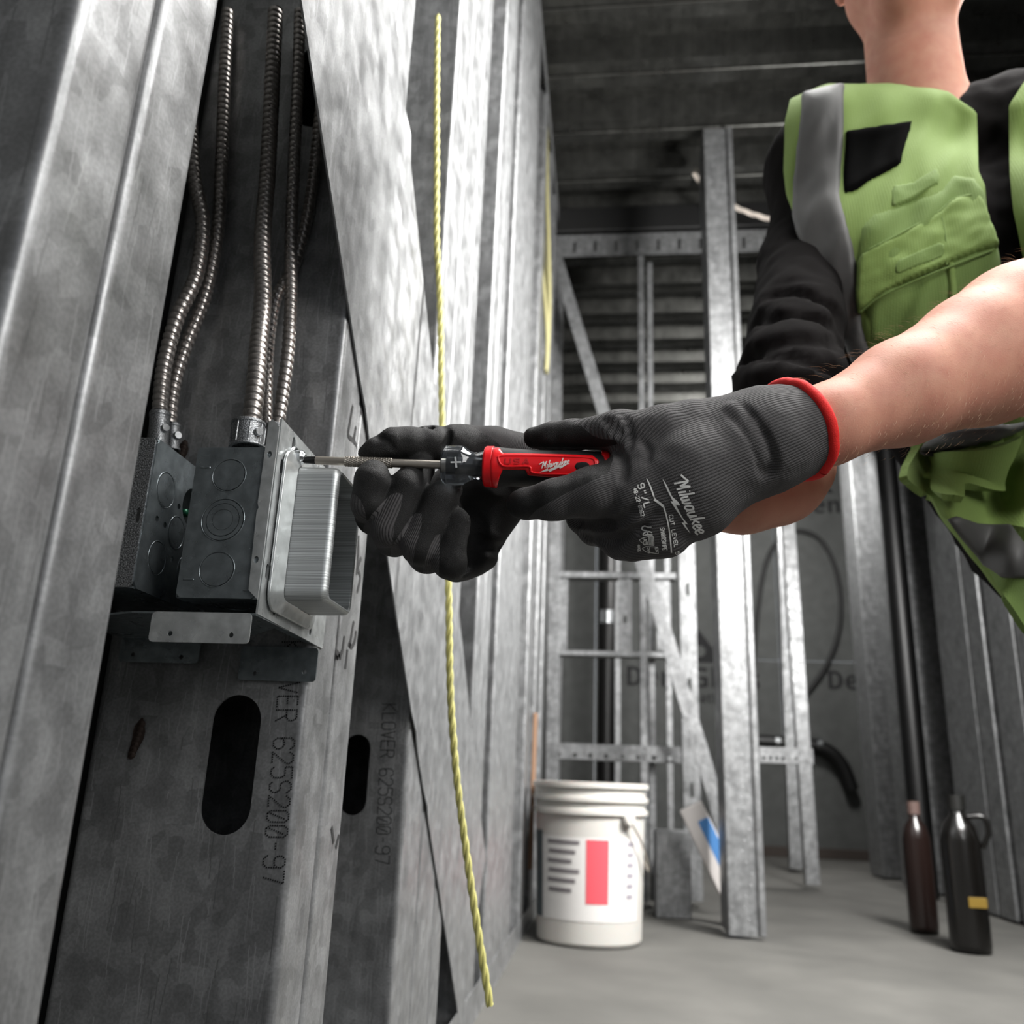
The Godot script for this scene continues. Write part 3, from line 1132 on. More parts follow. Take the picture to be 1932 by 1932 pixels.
	# flexible metal conduits: points are pixel, pixel, depth; radius in metres
	var cs := [
		["thin flexible metal conduit curving down behind the near stud to the grainy box", [[352, 20, 0.605], [356, 150, 0.605], [365, 325, 0.605], [382, 420, 0.605], [370, 520, 0.605], [334, 600, 0.602], [310, 690, 0.600], [301, 778, 0.596]], 0.0062],
		["thin flexible metal conduit slanting down beside the weld mark", [[430, 20, 0.618], [424, 150, 0.618], [417, 325, 0.618], [410, 440, 0.618], [388, 555, 0.618], [350, 655, 0.616], [328, 730, 0.614], [320, 800, 0.612]], 0.0057],
		["thick shiny flexible metal conduit entering the top of the three-knockout box", [[520, 20, 0.60], [514, 150, 0.60], [505, 325, 0.60], [495, 450, 0.59], [496, 560, 0.58], [488, 650, 0.565], [483, 720, 0.555], [474, 802, 0.548]], 0.0069],
		["flexible metal conduit running straight down behind the bracket's top corner", [[566, 20, 0.604], [562, 150, 0.604], [554, 325, 0.602], [549, 450, 0.604], [549, 560, 0.602], [544, 660, 0.600], [534, 740, 0.598], [523, 812, 0.595]], 0.0053],
		["flexible metal conduit crossing behind its neighbours below the deck", [[622, 20, 0.612], [610, 150, 0.614], [592, 325, 0.620], [577, 420, 0.622], [553, 505, 0.622], [522, 560, 0.622], [508, 640, 0.618], [503, 740, 0.610], [502, 830, 0.60]], 0.0050]]
	for c: Array in cs:
		var path := []
		for q: Array in c[1]:
			path.append(P(q[0], q[1], q[2]))
		conduit(c[0], path, c[2])
	# connectors
	connector("ribbed die-cast conduit connector clamped to the three-knockout box", P(466, 846, 0.548), P(469, 797, 0.548), 0.0113, 8)
	connector("die-cast conduit connector on the grainy box behind the near stud", P(298, 846, 0.596), P(302, 778, 0.596), 0.0076, 0)
	connector("small die-cast connector tucked behind another on the grainy box", P(325, 850, 0.614), P(327, 800, 0.614), 0.0054, 0)
	connector("die-cast conduit connector hidden behind the bracket's top corner", P(517, 846, 0.592), P(522, 806, 0.595), 0.0085, 0)

func conduit(label: String, path: Array, r: float) -> void:
	var q := even(spline(path, 24), 0.00075)
	var pitch := 0.00625
	var t := thing("flexible_conduit", label, "conduit", q[-1], "flexible conduits in the stud bay")
	var rows := []
	var t0: Vector3 = (q[1] - q[0]).normalized()
	var nn := t0.cross(Vector3(0, 0, 1)).normalized()
	var sides := 20
	for i in q.size():
		var tt: Vector3 = (q[mini(i + 1, q.size() - 1)] - q[maxi(i - 1, 0)]).normalized()
		nn = (nn - tt * nn.dot(tt)).normalized()
		var bb := tt.cross(nn)
		var row := PackedVector3Array()
		for j in sides:
			var a := TAU * j / sides
			var ph := fposmod(i * 0.00075 / pitch + float(j) / sides, 1.0)
			var rr := r * (1.0 - 0.20 * exp(-pow((ph - 0.78) / 0.12, 2.0)) - 0.02 * ph)
			row.append(q[i] + nn * cos(a) * rr + bb * sin(a) * rr)
		rows.append(row)
	var mb := MB.new()
	mb.grid(rows, true)
	obj("armour", mb, M.flex, t)

func connector(label: String, a: Vector3, b: Vector3, r: float, ribs: int) -> void:
	var t := thing("conduit_connector", label, "connector", a)
	var ax := (b - a).normalized()
	var l := a.distance_to(b)
	var mb := MB.new()
	mb.lathe([Vector2(r * 0.9, 0.0), Vector2(r * 1.12, 0.0), Vector2(r * 1.12, l * 0.08), Vector2(r * 0.97, l * 0.09), Vector2(r, l * 0.86), Vector2(r * 1.06, l * 0.88), Vector2(r * 1.06, l * 0.97), Vector2(r * 0.98, l), Vector2(r * 0.6, l)], a, ax, 28)
	obj("sleeve", mb, M.cast, t)
	if ribs:
		for k in ribs:
			var an := TAU * k / ribs + 0.3
			var x := Vector3(cos(an), 0, sin(an))
			mb = MB.new()
			mb.box(a + ax * l * 0.48 + x * r, Vector3(0.0012, l * 0.78, 0.0012), Basis(), 0.0004)
			obj("rib", mb, M.cast, t)
	mb = MB.new()
	mb.lathe([Vector2(0.0002, 0.0035), Vector2(0.0028, 0.0035), Vector2(0.0032, 0.002), Vector2(0.0032, 0.0)], a + ax * l * 0.5 + Vector3(r * 0.8, 0, r * 0.5), Vector3(0.8, 0, 0.6), 12)
	obj("clamp_screw", mb, M.screw, t)

# ---------------------------------------------------------------- the screwdriver
func screwdriver() -> void:
	var A := P(557, 867, 0.545)
	var B := P(1160, 889, 0.545)
	var ax := (B - A).normalized()
	var mm := A.distance_to(B) / 603.0          # metres for one picture pixel along the tool
	var t := thing("screwdriver", "red and black screwdriver with clear collar, held level against the bracket screw", "screwdriver", A.lerp(B, 0.5) - Vector3(0, 0.013, 0))
	var at := func(px: float) -> float: return (px - 557.0) * mm
	var mb := MB.new()
	# cross-slot bit: four flutes
	var bit := []
	for q: Array in [[0.0, 0.0012], [4.0, 0.0018], [14.0, 0.0024], [40.0, 0.0028], [44.0, 0.0029]]:
		bit.append(Vector2(q[1], q[0] * mm))
	mb.lathe_smooth(bit, A, ax, 24, Vector3.UP, func(an: float, s: float) -> float: return 1.0 - 0.42 * maxf(0.0, cos(an * 4.0)) * clampf(1.0 - s / (34.0 * mm), 0.0, 1.0))
	obj("bit", mb, M.steel_dark, t).set_meta("label", "black cross-slot bit")
	mb = MB.new()
	mb.lathe([Vector2(0.0004, at.call(598)), Vector2(0.0029, at.call(598)), Vector2(0.0029, at.call(860))], A, ax, 24)
	var sh := obj("shaft", mb, M.steel, t)
	# knurled band: crossed ridges
	mb = MB.new()
	var rows := []
	var nk := 90
	for i in nk + 1:
		var s := lerpf(at.call(655), at.call(746), float(i) / nk)
		var row := PackedVector3Array()
		for j in 56:
			var an := TAU * j / 56.0
			var up := (Vector3.UP - ax * ax.y).normalized()
			var k1 := absf(sin((an * 14.0 + s * 1900.0) * 0.5))
			var k2 := absf(sin((an * 14.0 - s * 1900.0) * 0.5))
			row.append(A + ax * s + (up * cos(an) + ax.cross(up) * sin(an)) * (0.00285 + 0.00085 * minf(k1, k2)))
		rows.append(row)
	mb.grid(rows, true)
	obj("knurl", mb, M.steel, sh)
	# clear smoky collar
	mb = MB.new()
	var col := []
	for q: Array in [[843, 12.0], [843.5, 32], [846, 35.5], [850, 37], [876, 37], [882, 36], [888, 31], [895, 27], [902, 25.5], [910, 26], [918, 29], [926, 32.5], [930, 33]]:
		col.append(Vector2(q[1] * mm, at.call(q[0])))
	mb.lathe_smooth(col, A, ax, 48, Vector3.UP, func(an: float, s: float) -> float: return 1.0 - 0.055 * (0.5 + 0.5 * cos(an * 8.0)) * (1.0 if s < at.call(886) else 0.35))
	var clear := mat(Color(0.74, 0.77, 0.80, 0.05), 0.03)
	clear.refraction_enabled = true
	clear.refraction_scale = 0.05
	clear.transparency = BaseMaterial3D.TRANSPARENCY_ALPHA
	var cl := obj("collar", mb, clear, t)
	mb = MB.new()
	mb.lathe([Vector2(0.0003, at.call(852)), Vector2(0.0046, at.call(852)), Vector2(0.0046, at.call(930))], A, ax, 20)
	obj("socket", mb, M.steel_dark, cl)
	# grip
	var rad := func(s: float) -> float:
		var x := s / mm + 557.0
		return (36.5 - 2.6 * sin(clampf((x - 940.0) / 170.0, 0.0, 1.0) * PI) - 3.2 * clampf((x - 1090.0) / 70.0, 0.0, 1.0) + 1.5 * clampf((955.0 - x) / 30.0, 0.0, 1.0)) * mm
	var skin := func(p: Vector3) -> float:
		var s := (p - A).dot(ax)
		return (p - A - ax * s).length() - rad.call(s)
	var surf := func(px: float, py: float) -> Vector3: return march(px, py, skin, 0.515, 0.06)
	mb = MB.new()
	var gp := [Vector2(20.0 * mm, at.call(930))]
	for x in range(934, 1160, 6):
		gp.append(Vector2(rad.call(at.call(x)), at.call(x)))
	gp.append(Vector2(rad.call(at.call(1160)) * 0.9, at.call(1162)))
	gp.append(Vector2(rad.call(at.call(1160)) * 0.6, at.call(1166)))
	gp.append(Vector2(0.0003, at.call(1167)))
	mb.lathe_smooth(gp, A, ax, 40)
	var rubber := mat(Color(0.075, 0.075, 0.075), 0.62)
	rubber.heightmap_enabled = true
	rubber.heightmap_texture = M.grains
	rubber.heightmap_scale = 0.01
	obj("grip", mb, tri_map(rubber, 20.0), t).set_meta("label", "black rubber grip")
	var red := mat(Color(0.90, 0.045, 0.09), 0.38)
	var dull := mat(Color(0.74, 0.03, 0.06), 0.5)
	var z := func(l: Array) -> Array:
		var o := []
		for p: Array in l:
			o.append(Vector2(820.0 + 0.18634 * p[0], 800.0 + 0.18634 * p[1]))
		return o
	mb = MB.new()
	mb.lathe([Vector2(30.0 * mm, at.call(921)), Vector2(36.4 * mm, at.call(922)), Vector2(38.0 * mm, at.call(925)), Vector2(38.2 * mm, at.call(937)), Vector2(36.0 * mm, at.call(940))], A, ax, 40)
	var shell := obj("shell", mb, red, t)
	shell.set_meta("label", "red shell with raised frame")
	mb = MB.new()
	var outer: Array = z.call([[590, 240], [655, 240], [690, 292], [1000, 298], [1300, 304], [1600, 316], [1665, 372], [1655, 425], [1600, 470], [1400, 548], [1180, 540], [945, 520], [920, 466], [690, 462], [655, 540], [630, 650], [575, 640], [562, 500], [560, 380]])
	panel(mb, outer, 2.5, surf, 0.0009, 1.5, 0.0015)
	obj("frame", mb, red, shell)
	mb = MB.new()
	# groove lines of the frame: raised bead round the panel
	var bead: Array = z.call([[640, 345], [690, 322], [1000, 322], [1300, 330], [1570, 345], [1625, 385], [1600, 440], [1480, 500], [1200, 505], [990, 490], [950, 430], [700, 425], [640, 345]])
	var bp := []
	for p: Vector2 in even(spline(bead, 6), 2.0):
		var w: Vector3 = surf.call(p.x, p.y)
		bp.append(w + (EYE - w).normalized() * 0.0009)
	mb.tube(bp, 0.00085, 8)
	obj("bead", mb, red, shell)
	mb = MB.new()
	panel(mb, z.call([[1690, 262], [1775, 266], [1778, 350], [1765, 385], [1728, 388], [1712, 330], [1690, 310]]), 2.0, surf, 0.0008, 1.0, 0.0012)
	obj("end_band", mb, red, shell)
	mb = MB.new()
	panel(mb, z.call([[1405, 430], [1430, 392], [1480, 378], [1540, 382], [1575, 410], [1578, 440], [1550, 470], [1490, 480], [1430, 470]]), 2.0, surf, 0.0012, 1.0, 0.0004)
	var slot_shade := obj("bit_recess_shade", mb, M.recess_shade, t)  # painted near-black patch standing for the dark inside of the bit slot
	mb = MB.new()
	panel(mb, z.call([[1440, 468], [1520, 468], [1516, 486], [1440, 486]]), 1.5, surf, 0.0014, 0.5, 0.0004)
	obj("stored_bit", mb, M.screw, slot_shade)
	# lettering
	mb = MB.new()
	var o := Vector2(820.0 + 0.18634 * 1078.0, 800.0 + 0.18634 * 452.0)
	var ex := Vector2(0.985, -0.17).normalized()
	script_text(mb, "Milwaukee", o, ex, Vector2(0.12, -0.99), 7.4, 1.7, surf, 0.0016)
	panel(mb, z.call([[1048, 490], [1150, 446], [1148, 462], [1262, 418], [1262, 430], [1368, 402], [1268, 456], [1266, 440], [1160, 484], [1162, 468]]), 1.2, surf, 0.0016, 0.0, 0.0)
	obj("printed_logo", mb, M.white_paint, shell)
	mb = MB.new()
	letters(mb, "USA", Vector2(820.0 + 0.18634 * 712.0, 800.0 + 0.18634 * 402.0), Vector2(1, 0), Vector2(0.1, -1), 10.0, 2.6, surf, 0.0014, 1.15, 0.0, 1.5)
	obj("embossed_letters", mb, dull, shell)
	mb = MB.new()
	ink(mb, [Vector2(859, 862), Vector2(861, 882)], 3.4, func(px: float, py: float) -> Vector3: return P(px, py, 0.545 - 36.0 * mm), 0.0004, 1)
	ink(mb, [Vector2(850, 872), Vector2(870, 871.5)], 3.0, func(px: float, py: float) -> Vector3: return P(px, py, 0.545 - 36.0 * mm), 0.0004, 1)
	obj("cross_mark", mb, mat(Color(0.75, 0.76, 0.76), 0.5), cl)

# ---------------------------------------------------------------- rope and cords
func twist(path: Array, r: float, lay: float) -> MB:
	var q := even(spline(path, 20), lay / 16.0)
	var mb := MB.new()
	for s in 3:
		var w := []
		for i in q.size():
			var tt: Vector3 = (q[mini(i + 1, q.size() - 1)] - q[maxi(i - 1, 0)]).normalized()
			var x := tt.cross(Vector3(0, 0, 1)).normalized()
			var y := tt.cross(x)
			var a := TAU * (s / 3.0 + i / 48.0)
			w.append(q[i] + x * cos(a) * r * 0.5 + y * sin(a) * r * 0.5)
		mb.tube(w, r * 0.56, 8)
	return mb

func rope_and_cords() -> void:
	var path := []
	for q: Array in [[826, 30, 0.88], [824, 180, 0.88], [824, 322, 0.88], [824, 450, 0.88], [830, 560, 0.88], [832, 680, 0.88], [834, 800, 0.88], [838, 950, 0.88], [846, 1110, 0.88], [848, 1250, 0.88], [852, 1350, 0.88], [862, 1470, 0.88], [880, 1610, 0.88], [902, 1760, 0.88], [925, 1900, 0.88]]:
		path.append(P(q[0], q[1], q[2]))
	tag(obj("yellow_rope", twist(path, 0.0036, 0.016), M.rope), "yellow twisted three-strand rope hanging down the stud wall", "rope")
	path = []
	for q: Array in [[1210, 60], [1250, 220], [1305, 322], [1345, 362], [1390, 392], [1440, 410], [1500, 424], [1560, 420]]:
		path.append(P(q[0], q[1], 2.86))
	tag(obj("white_rope", twist(path, 0.009, 0.05), mat(Color(0.80, 0.76, 0.72), 0.7)), "white rope sagging behind the tall post", "rope")
	# yellowish cables hanging in a narrowing bundle
	var dd := 2.48
	for c: Array in [[[1006, 60], [1009, 322], [1016, 450], [1027, 560], [1032, 640], [1030, 700], "pale yellow cable on the stud side of the hanging bundle"], [[1030, 60], [1031, 322], [1034, 450], [1036, 560], [1034, 640], [1030, 705], "pale yellow cable on the open side of the hanging bundle"], [[1020, 60], [1020, 322], [1024, 460], [1031, 570], [1033, 650], [1029, 690], "pale yellow cable in the middle of the hanging bundle"]]:
		path = []
		for q: Array in c.slice(0, 6):
			path.append(P(q[0], q[1], dd))
		dd += 0.022
		var mb := MB.new()
		mb.tube(spline(path, 8), 0.0075, 10)
		tag(obj("hanging_cable", mb, mat(Color(0.55, 0.53, 0.38), 0.5)), c[6], "cable", "pale yellow cables in the hanging bundle")

# ---------------------------------------------------------------- framing and things at the far end
func bar(called: String, label: String, cat: String, a: Vector3, b: Vector3, w: float, d: float, m: Material, group := "", holes := []) -> Node3D:
	# a hollow channel from a to b, w across the picture, d deep, open away from us
	var t := thing(called, label, cat, a if a.y < b.y else b, group)
	var up := (b - a).normalized()
	var out := Vector3(0, 0, 1)
	out = (out - up * out.dot(up)).normalized()
	var sx := up.cross(out)
	var bs := Basis(sx, up, out)
	var c := (a + b) * 0.5
	var l := a.distance_to(b)
	var mb := MB.new()
	var hs := []
	for h: Array in holes:        # height above the base, width, height of a slot
		hs.append(slot(Vector2(0, h[0] - l * 0.5), h[1], h[2], 6))
	mb.plate([Vector2(-w * 0.5, -l * 0.5), Vector2(w * 0.5, -l * 0.5), Vector2(w * 0.5, l * 0.5), Vector2(-w * 0.5, l * 0.5)], hs, 0.002, c, sx, up)
	obj("web", mb, m, t)
	for s: float in [-1.0, 1.0]:
		mb = MB.new()
		mb.box(c + sx * s * (w * 0.5 - 0.001) - out * d * 0.5, Vector3(0.002, l, d), bs, 0.0006)
		mb.box(c + sx * s * (w * 0.5 - 0.007) - out * d, Vector3(0.012, l, 0.002), bs, 0.0006)
		obj("flange", mb, m, t)
	return t

func wall_text(parent: Node3D, text: String, at: Vector3, h: float) -> void:
	var tm := TextMesh.new()
	tm.text = text
	var f := SystemFont.new()
	f.font_names = PackedStringArray(["Droid Sans"])
	f.font_weight = 700
	tm.font = f
	tm.font_size = 64
	tm.pixel_size = h / 46.0
	tm.depth = 0.002
	tm.horizontal_alignment = HORIZONTAL_ALIGNMENT_LEFT
	tm.vertical_alignment = VERTICAL_ALIGNMENT_BOTTOM
	var o := MeshInstance3D.new()
	o.name = "board_lettering"
	o.mesh = tm
	o.material_override = M.wall_ink
	parent.add_child(o, true)
	o.position = at

func background() -> void:
	var D := 3.1
	# top track of the far partition
	var hdr := thing("header_track", "dusty galvanised top track of the far partition, just under the deck", "track", P(1200, 500, D))
	var mb := MB.new()
	var hs := []
	for k in 20:
		hs.append(slot(Vector2(-0.40 + k * 0.083, 2.435), 0.012, 0.05, 4))
	mb.plate([Vector2(-0.5, 2.39), Vector2(1.28, 2.39), Vector2(1.28, 2.49), Vector2(-0.5, 2.49)], hs, 0.002, Vector3(0, 0, -D + 0.06), Vector3.RIGHT, Vector3.UP)
	obj("face", mb, M.zinc, hdr)
	mb = MB.new()
	mb.box(Vector3(0.39, 2.49, -D), Vector3(1.78, 0.002, 0.12))
	obj("top", mb, M.zinc, hdr)
	# dark beam right above it
	mb = MB.new()
	mb.box(Vector3(0.5, 2.56, -D + 0.02), Vector3(3.4, 0.11, 0.10), Basis(), 0.004)
	tag(obj("steel_beam", mb, mat(Color(0.06, 0.06, 0.06), 0.6)), "black steel beam above the partition's top track", "beam")
	# posts: px at top, px at bottom, depth, width px, label
	for q: Array in [
		[1052, 520, 1046, 1400, D, 0.042, "zinc", "upright stud at the corner beside the bucket"],
		[1209, 470, 1217, 1640, D, 0.022, "zinc", "thin upright, left of two close together behind the gloves"],
		[1226, 495, 1232, 1640, D + 0.05, 0.020, "zinc", "thin upright, right of two close together behind the gloves"]]:
		bar("steel_stud", q[7], "stud", P(q[2], q[3], q[4]) * Vector3(1, 0, 1) + Vector3(0, 0.02, 0), P(q[0], q[1], q[4]), q[5], 0.05, M[q[6]])
	var a := P(1297, 1100, 3.2)
	var slots := []
	for y: float in [1112, 1292, 1490]:
		slots.append([P(1297, y, 3.2).y - 0.02, 0.012, 0.05])
	bar("steel_stud", "short stud with punched slots, behind the glove's lower edge", "stud", Vector3(a.x, 0.02, a.z), Vector3(a.x, 1.45, a.z), 0.058, 0.04, M.zinc, "", slots)
	# tall post in front of the partition
	a = P(1375, 900, 2.6)
	var tall := thing("steel_post", "tall wide galvanised post with a folded lip, standing before the partition", "post", Vector3(a.x, 0.0, a.z))
	mb = MB.new()
	mb.box(Vector3(a.x - 0.044, 1.30, a.z - 0.07), Vector3(0.002, 2.58, 0.17))
	obj("side", mb, M.zinc, tall)
	mb = MB.new()
	mb.box(Vector3(a.x + 0.0, 1.30, a.z + 0.015), Vector3(0.088, 2.58, 0.002))
	obj("web", mb, M.zinc, tall)
	mb = MB.new()
	mb.box(Vector3(a.x + 0.042, 1.30, a.z + 0.02), Vector3(0.018, 2.58, 0.012), Basis(), 0.003)
	obj("lip", mb, M.zinc, tall)
	for k in 30:
		mb = MB.new()
		mb.lathe_smooth([Vector2(0.0003, 0.0012), Vector2(0.002, 0.0009), Vector2(0.003, 0.0)], Vector3(a.x + 0.008 + 0.012 * sin(k * 5.0), 0.05 + k * 0.028, a.z + 0.016), Vector3(0, 0, 1), 8)
		obj("dimple", mb, M.zinc, tall)
	# diagonal brace
	var br := thing("diagonal_brace", "flat galvanised strap running diagonally down the far partition", "brace", P(1370, 1610, 2.95))
	var pts := [P(1036, 440, 3.02), P(1090, 620, 3.0), P(1140, 780, 3.0), P(1212, 1065, 3.0), P(1238, 1135, 2.99), P(1262, 1215, 2.98), P(1290, 1310, 2.97), P(1318, 1400, 2.96), P(1345, 1490, 2.95), P(1385, 1640, 2.95)]
	mb = MB.new()
	var rows := []
	for k in pts.size():
		var w := 0.022
		rows.append(PackedVector3Array([pts[k] + Vector3(-w, -w * 0.3, 0.002 * (k % 2)), pts[k] + Vector3(w, w * 0.3, 0.002 * (k % 2))]))
	for k in pts.size() - 1:
		mb.face([rows[k][0], rows[k][1], rows[k + 1][1], rows[k + 1][0]])
		for sg: int in [0, 1]:
			mb.face([rows[k][sg], rows[k + 1][sg], rows[k + 1][sg] - Vector3(0, 0, 0.012), rows[k][sg] - Vector3(0, 0, 0.012)])
	obj("strap", mb, M.zinc, br)
	# cross rails
	for q: Array in [[1040, 1275, 1082, 1094, "thin dark cross rail just under the glove"], [1040, 1262, 1230, 1240, "thin bright cross rail under the short studs"]]:
		var l := P(q[0], (q[2] + q[3]) * 0.5, D + 0.03)
		var r := P(q[1], (q[2] + q[3]) * 0.5, D + 0.03)
		mb = MB.new()
		mb.box((l + r) * 0.5, Vector3(r.x - l.x, (q[3] - q[2]) * 3.13 / FPX, 0.056), Basis(), 0.002)
		tag(obj("cross_rail", mb, M.zinc), q[4], "rail")
	for q: Array in [[1036, 1284, 1402, 1440, "perforated galvanised cross track above the bucket"], [1430, 1532, 1410, 1442, "perforated galvanised cross track right of the tall post"]]:
		var l := P(q[0], q[2], D + 0.03 if q[0] < 1200 else 4.03)
		var r := P(q[1], q[3], D + 0.03 if q[0] < 1200 else 4.03)
		var tr := thing("cross_track", q[4], "track", l)
		mb = MB.new()
		hs = []
		for k in 8:
			hs.append(circle(Vector2(lerpf(l.x, r.x, (k + 0.7) / 8.4), (l.y + r.y) * 0.5 - 0.012), 0.008, 8))
		mb.plate([Vector2(l.x, r.y), Vector2(r.x, r.y), Vector2(r.x, l.y), Vector2(l.x, l.y)], hs, 0.002, Vector3(0, 0, l.z + 0.03), Vector3.RIGHT, Vector3.UP)
		for y: float in [l.y, r.y]:
			mb.box(Vector3((l.x + r.x) * 0.5, y, l.z), Vector3(r.x - l.x, 0.002, 0.06))
		obj("channel", mb, M.zinc, tr)
	for q: Array in [[1045, 1072, 1096, 1230, "pale short stud between two rails, left of the black pipe"], [1166, 1192, 1097, 1230, "pale short stud between two rails, with a small hole, right of the black pipe"], [1240, 1262, 1100, 1225, "pale short stud between two rails, half behind the diagonal strap"]]:
		var l := P(q[0], q[3] + 2.0, D + 0.01)
		var r := P(q[1], q[2] - 4.0, D + 0.01)
		bar("short_stud", q[4], "stud", Vector3((l.x + r.x) * 0.5, l.y, l.z), Vector3((l.x + r.x) * 0.5, r.y, l.z), r.x - l.x, 0.03, M.zinc, "", [[0.12, 0.014, 0.03]] if q[0] == 1166 else [])
	# uprights on the back wall
	for q: Array in [[1056, 1100, 1052, 1400, 5.2, 0.035, "thin grey stud against the far sheathing, left of the black pipe"], [1165, 1240, 1166, 1400, 5.2, 0.03, "thin grey stud against the far sheathing, touching the black pipe's right side"], [1262, 1250, 1266, 1560, 5.3, 0.03, "thin grey stud against the far sheathing, behind the slotted short stud"]]:
		bar("steel_stud", q[6], "stud", P(q[2], q[3], q[4]) * Vector3(1, 0, 1) + Vector3(0, 0.02, 0), P(q[0], q[1], q[4]) * Vector3(1, 0, 1) + Vector3(0, 2.5, 0), q[5], 0.05, M.zinc, "thin studs against the far sheathing")
	bar("steel_stud", "narrow stud standing right of the tall post, with a screw head", "stud", P(1528, 1560, 4.0) * Vector3(1, 0, 1) + Vector3(0, 0.02, 0), P(1486, 960, 4.0), 0.055, 0.05, M.zinc)
	bar("steel_stud", "stud standing just left of and behind the narrow stud with a screw head", "stud", P(1500, 1590, 4.8) * Vector3(1, 0, 1) + Vector3(0, 0.02, 0), P(1477, 960, 4.8), 0.06, 0.05, M.zinc)
	# black drain pipe with coupling, and the bent one on the right
	var pp := thing("drain_pipe", "black upright drain pipe with a shiny coupling band", "pipe", P(1148, 1600, 5.4))
	a = P(1146, 1200, 5.4)
	mb = MB.new()
	mb.tube([Vector3(a.x, 0.0, a.z), Vector3(a.x, 2.55, a.z)], 0.058, 20)
	obj("pipe", mb, M.pipe, pp)
	a = P(1146, 1166, 5.4)
	mb = MB.new()
	mb.lathe([Vector2(0.055, -0.04), Vector2(0.066, -0.04), Vector2(0.066, 0.04), Vector2(0.055, 0.04)], a, Vector3.UP, 20)
	obj("coupling", mb, M.screw, pp)
	var bp := thing("bent_pipe", "black pipe bending down to the right, with small metal clamps", "pipe", P(1500, 1410, 5.93))
	var path := []
	for q: Array in [[1425, 1398], [1480, 1401], [1530, 1405], [1565, 1418], [1590, 1445], [1608, 1490]]:
		path.append(P(q[0], q[1], 5.93))
	mb = MB.new()
	mb.tube(spline(path, 6), 0.042, 14)
	obj("pipe", mb, M.black_plastic, bp)
	for q: Array in [[1466, 1400], [1545, 1405]]:
		mb = MB.new()
		var c := P(q[0], q[1], 5.93)
		mb.tube([c - Vector3(0.015, 0, 0), c + Vector3(0.015, 0, 0)], 0.047, 14)
		obj("clamp", mb, M.screw, bp)
	# cable loop on the far board
	path = []
	for q: Array in [[1418, 1300], [1430, 1150], [1450, 1050], [1490, 1004], [1540, 1012], [1572, 1060], [1586, 1130], [1580, 1200], [1555, 1262], [1520, 1310]]:
		path.append(P(q[0], q[1], 5.98))
	mb = MB.new()
	mb.tube(spline(path, 10), 0.016, 8)
	tag(obj("cable_loop", mb, mat(Color(0.10, 0.10, 0.10), 0.7)), "dark cable hanging in a wide loop against the far sheathing", "cable")
	# printed lettering on the sheathing
	var wb := get_node("wall_back") as Node3D
	var z := -BACK + 0.0005
	for q: Array in [[1178, 1306, "DensGlass", 0.13], [1500, 978, "DensGlass", 0.12], [1560, 1312, "DensGlass", 0.12], [1278, 1330, "Sheathing", 0.06]]:
		var p := P(q[0], q[1], BACK)
		wall_text(wb, q[2], Vector3(p.x, p.y, z), q[3])
	for q: Array in [[1318, 1250, 0.17], [1545, 930, 0.10]]:
		mb = MB.new()
		var p := P(q[0], q[1], BACK - 0.001)
		var s: float = q[2]
		mb.face([p + Vector3(-s, 0, 0), p + Vector3(s, 0, 0), p + Vector3(0.0, s * 1.35, 0)])
		obj("board_emblem", mb, M.wall_ink, wb)
		mb = MB.new()
		p += Vector3(0.01, s * 0.45, 0.001)
		var f := []
		for c: Vector2 in circle(Vector2.ZERO, s * 0.22, 16):
			f.append(p + Vector3(c.x, c.y, 0))
		mb.face(f)
		obj("board_emblem", mb, M.board, wb)
	bucket()
	far_bits()
	right_studs()

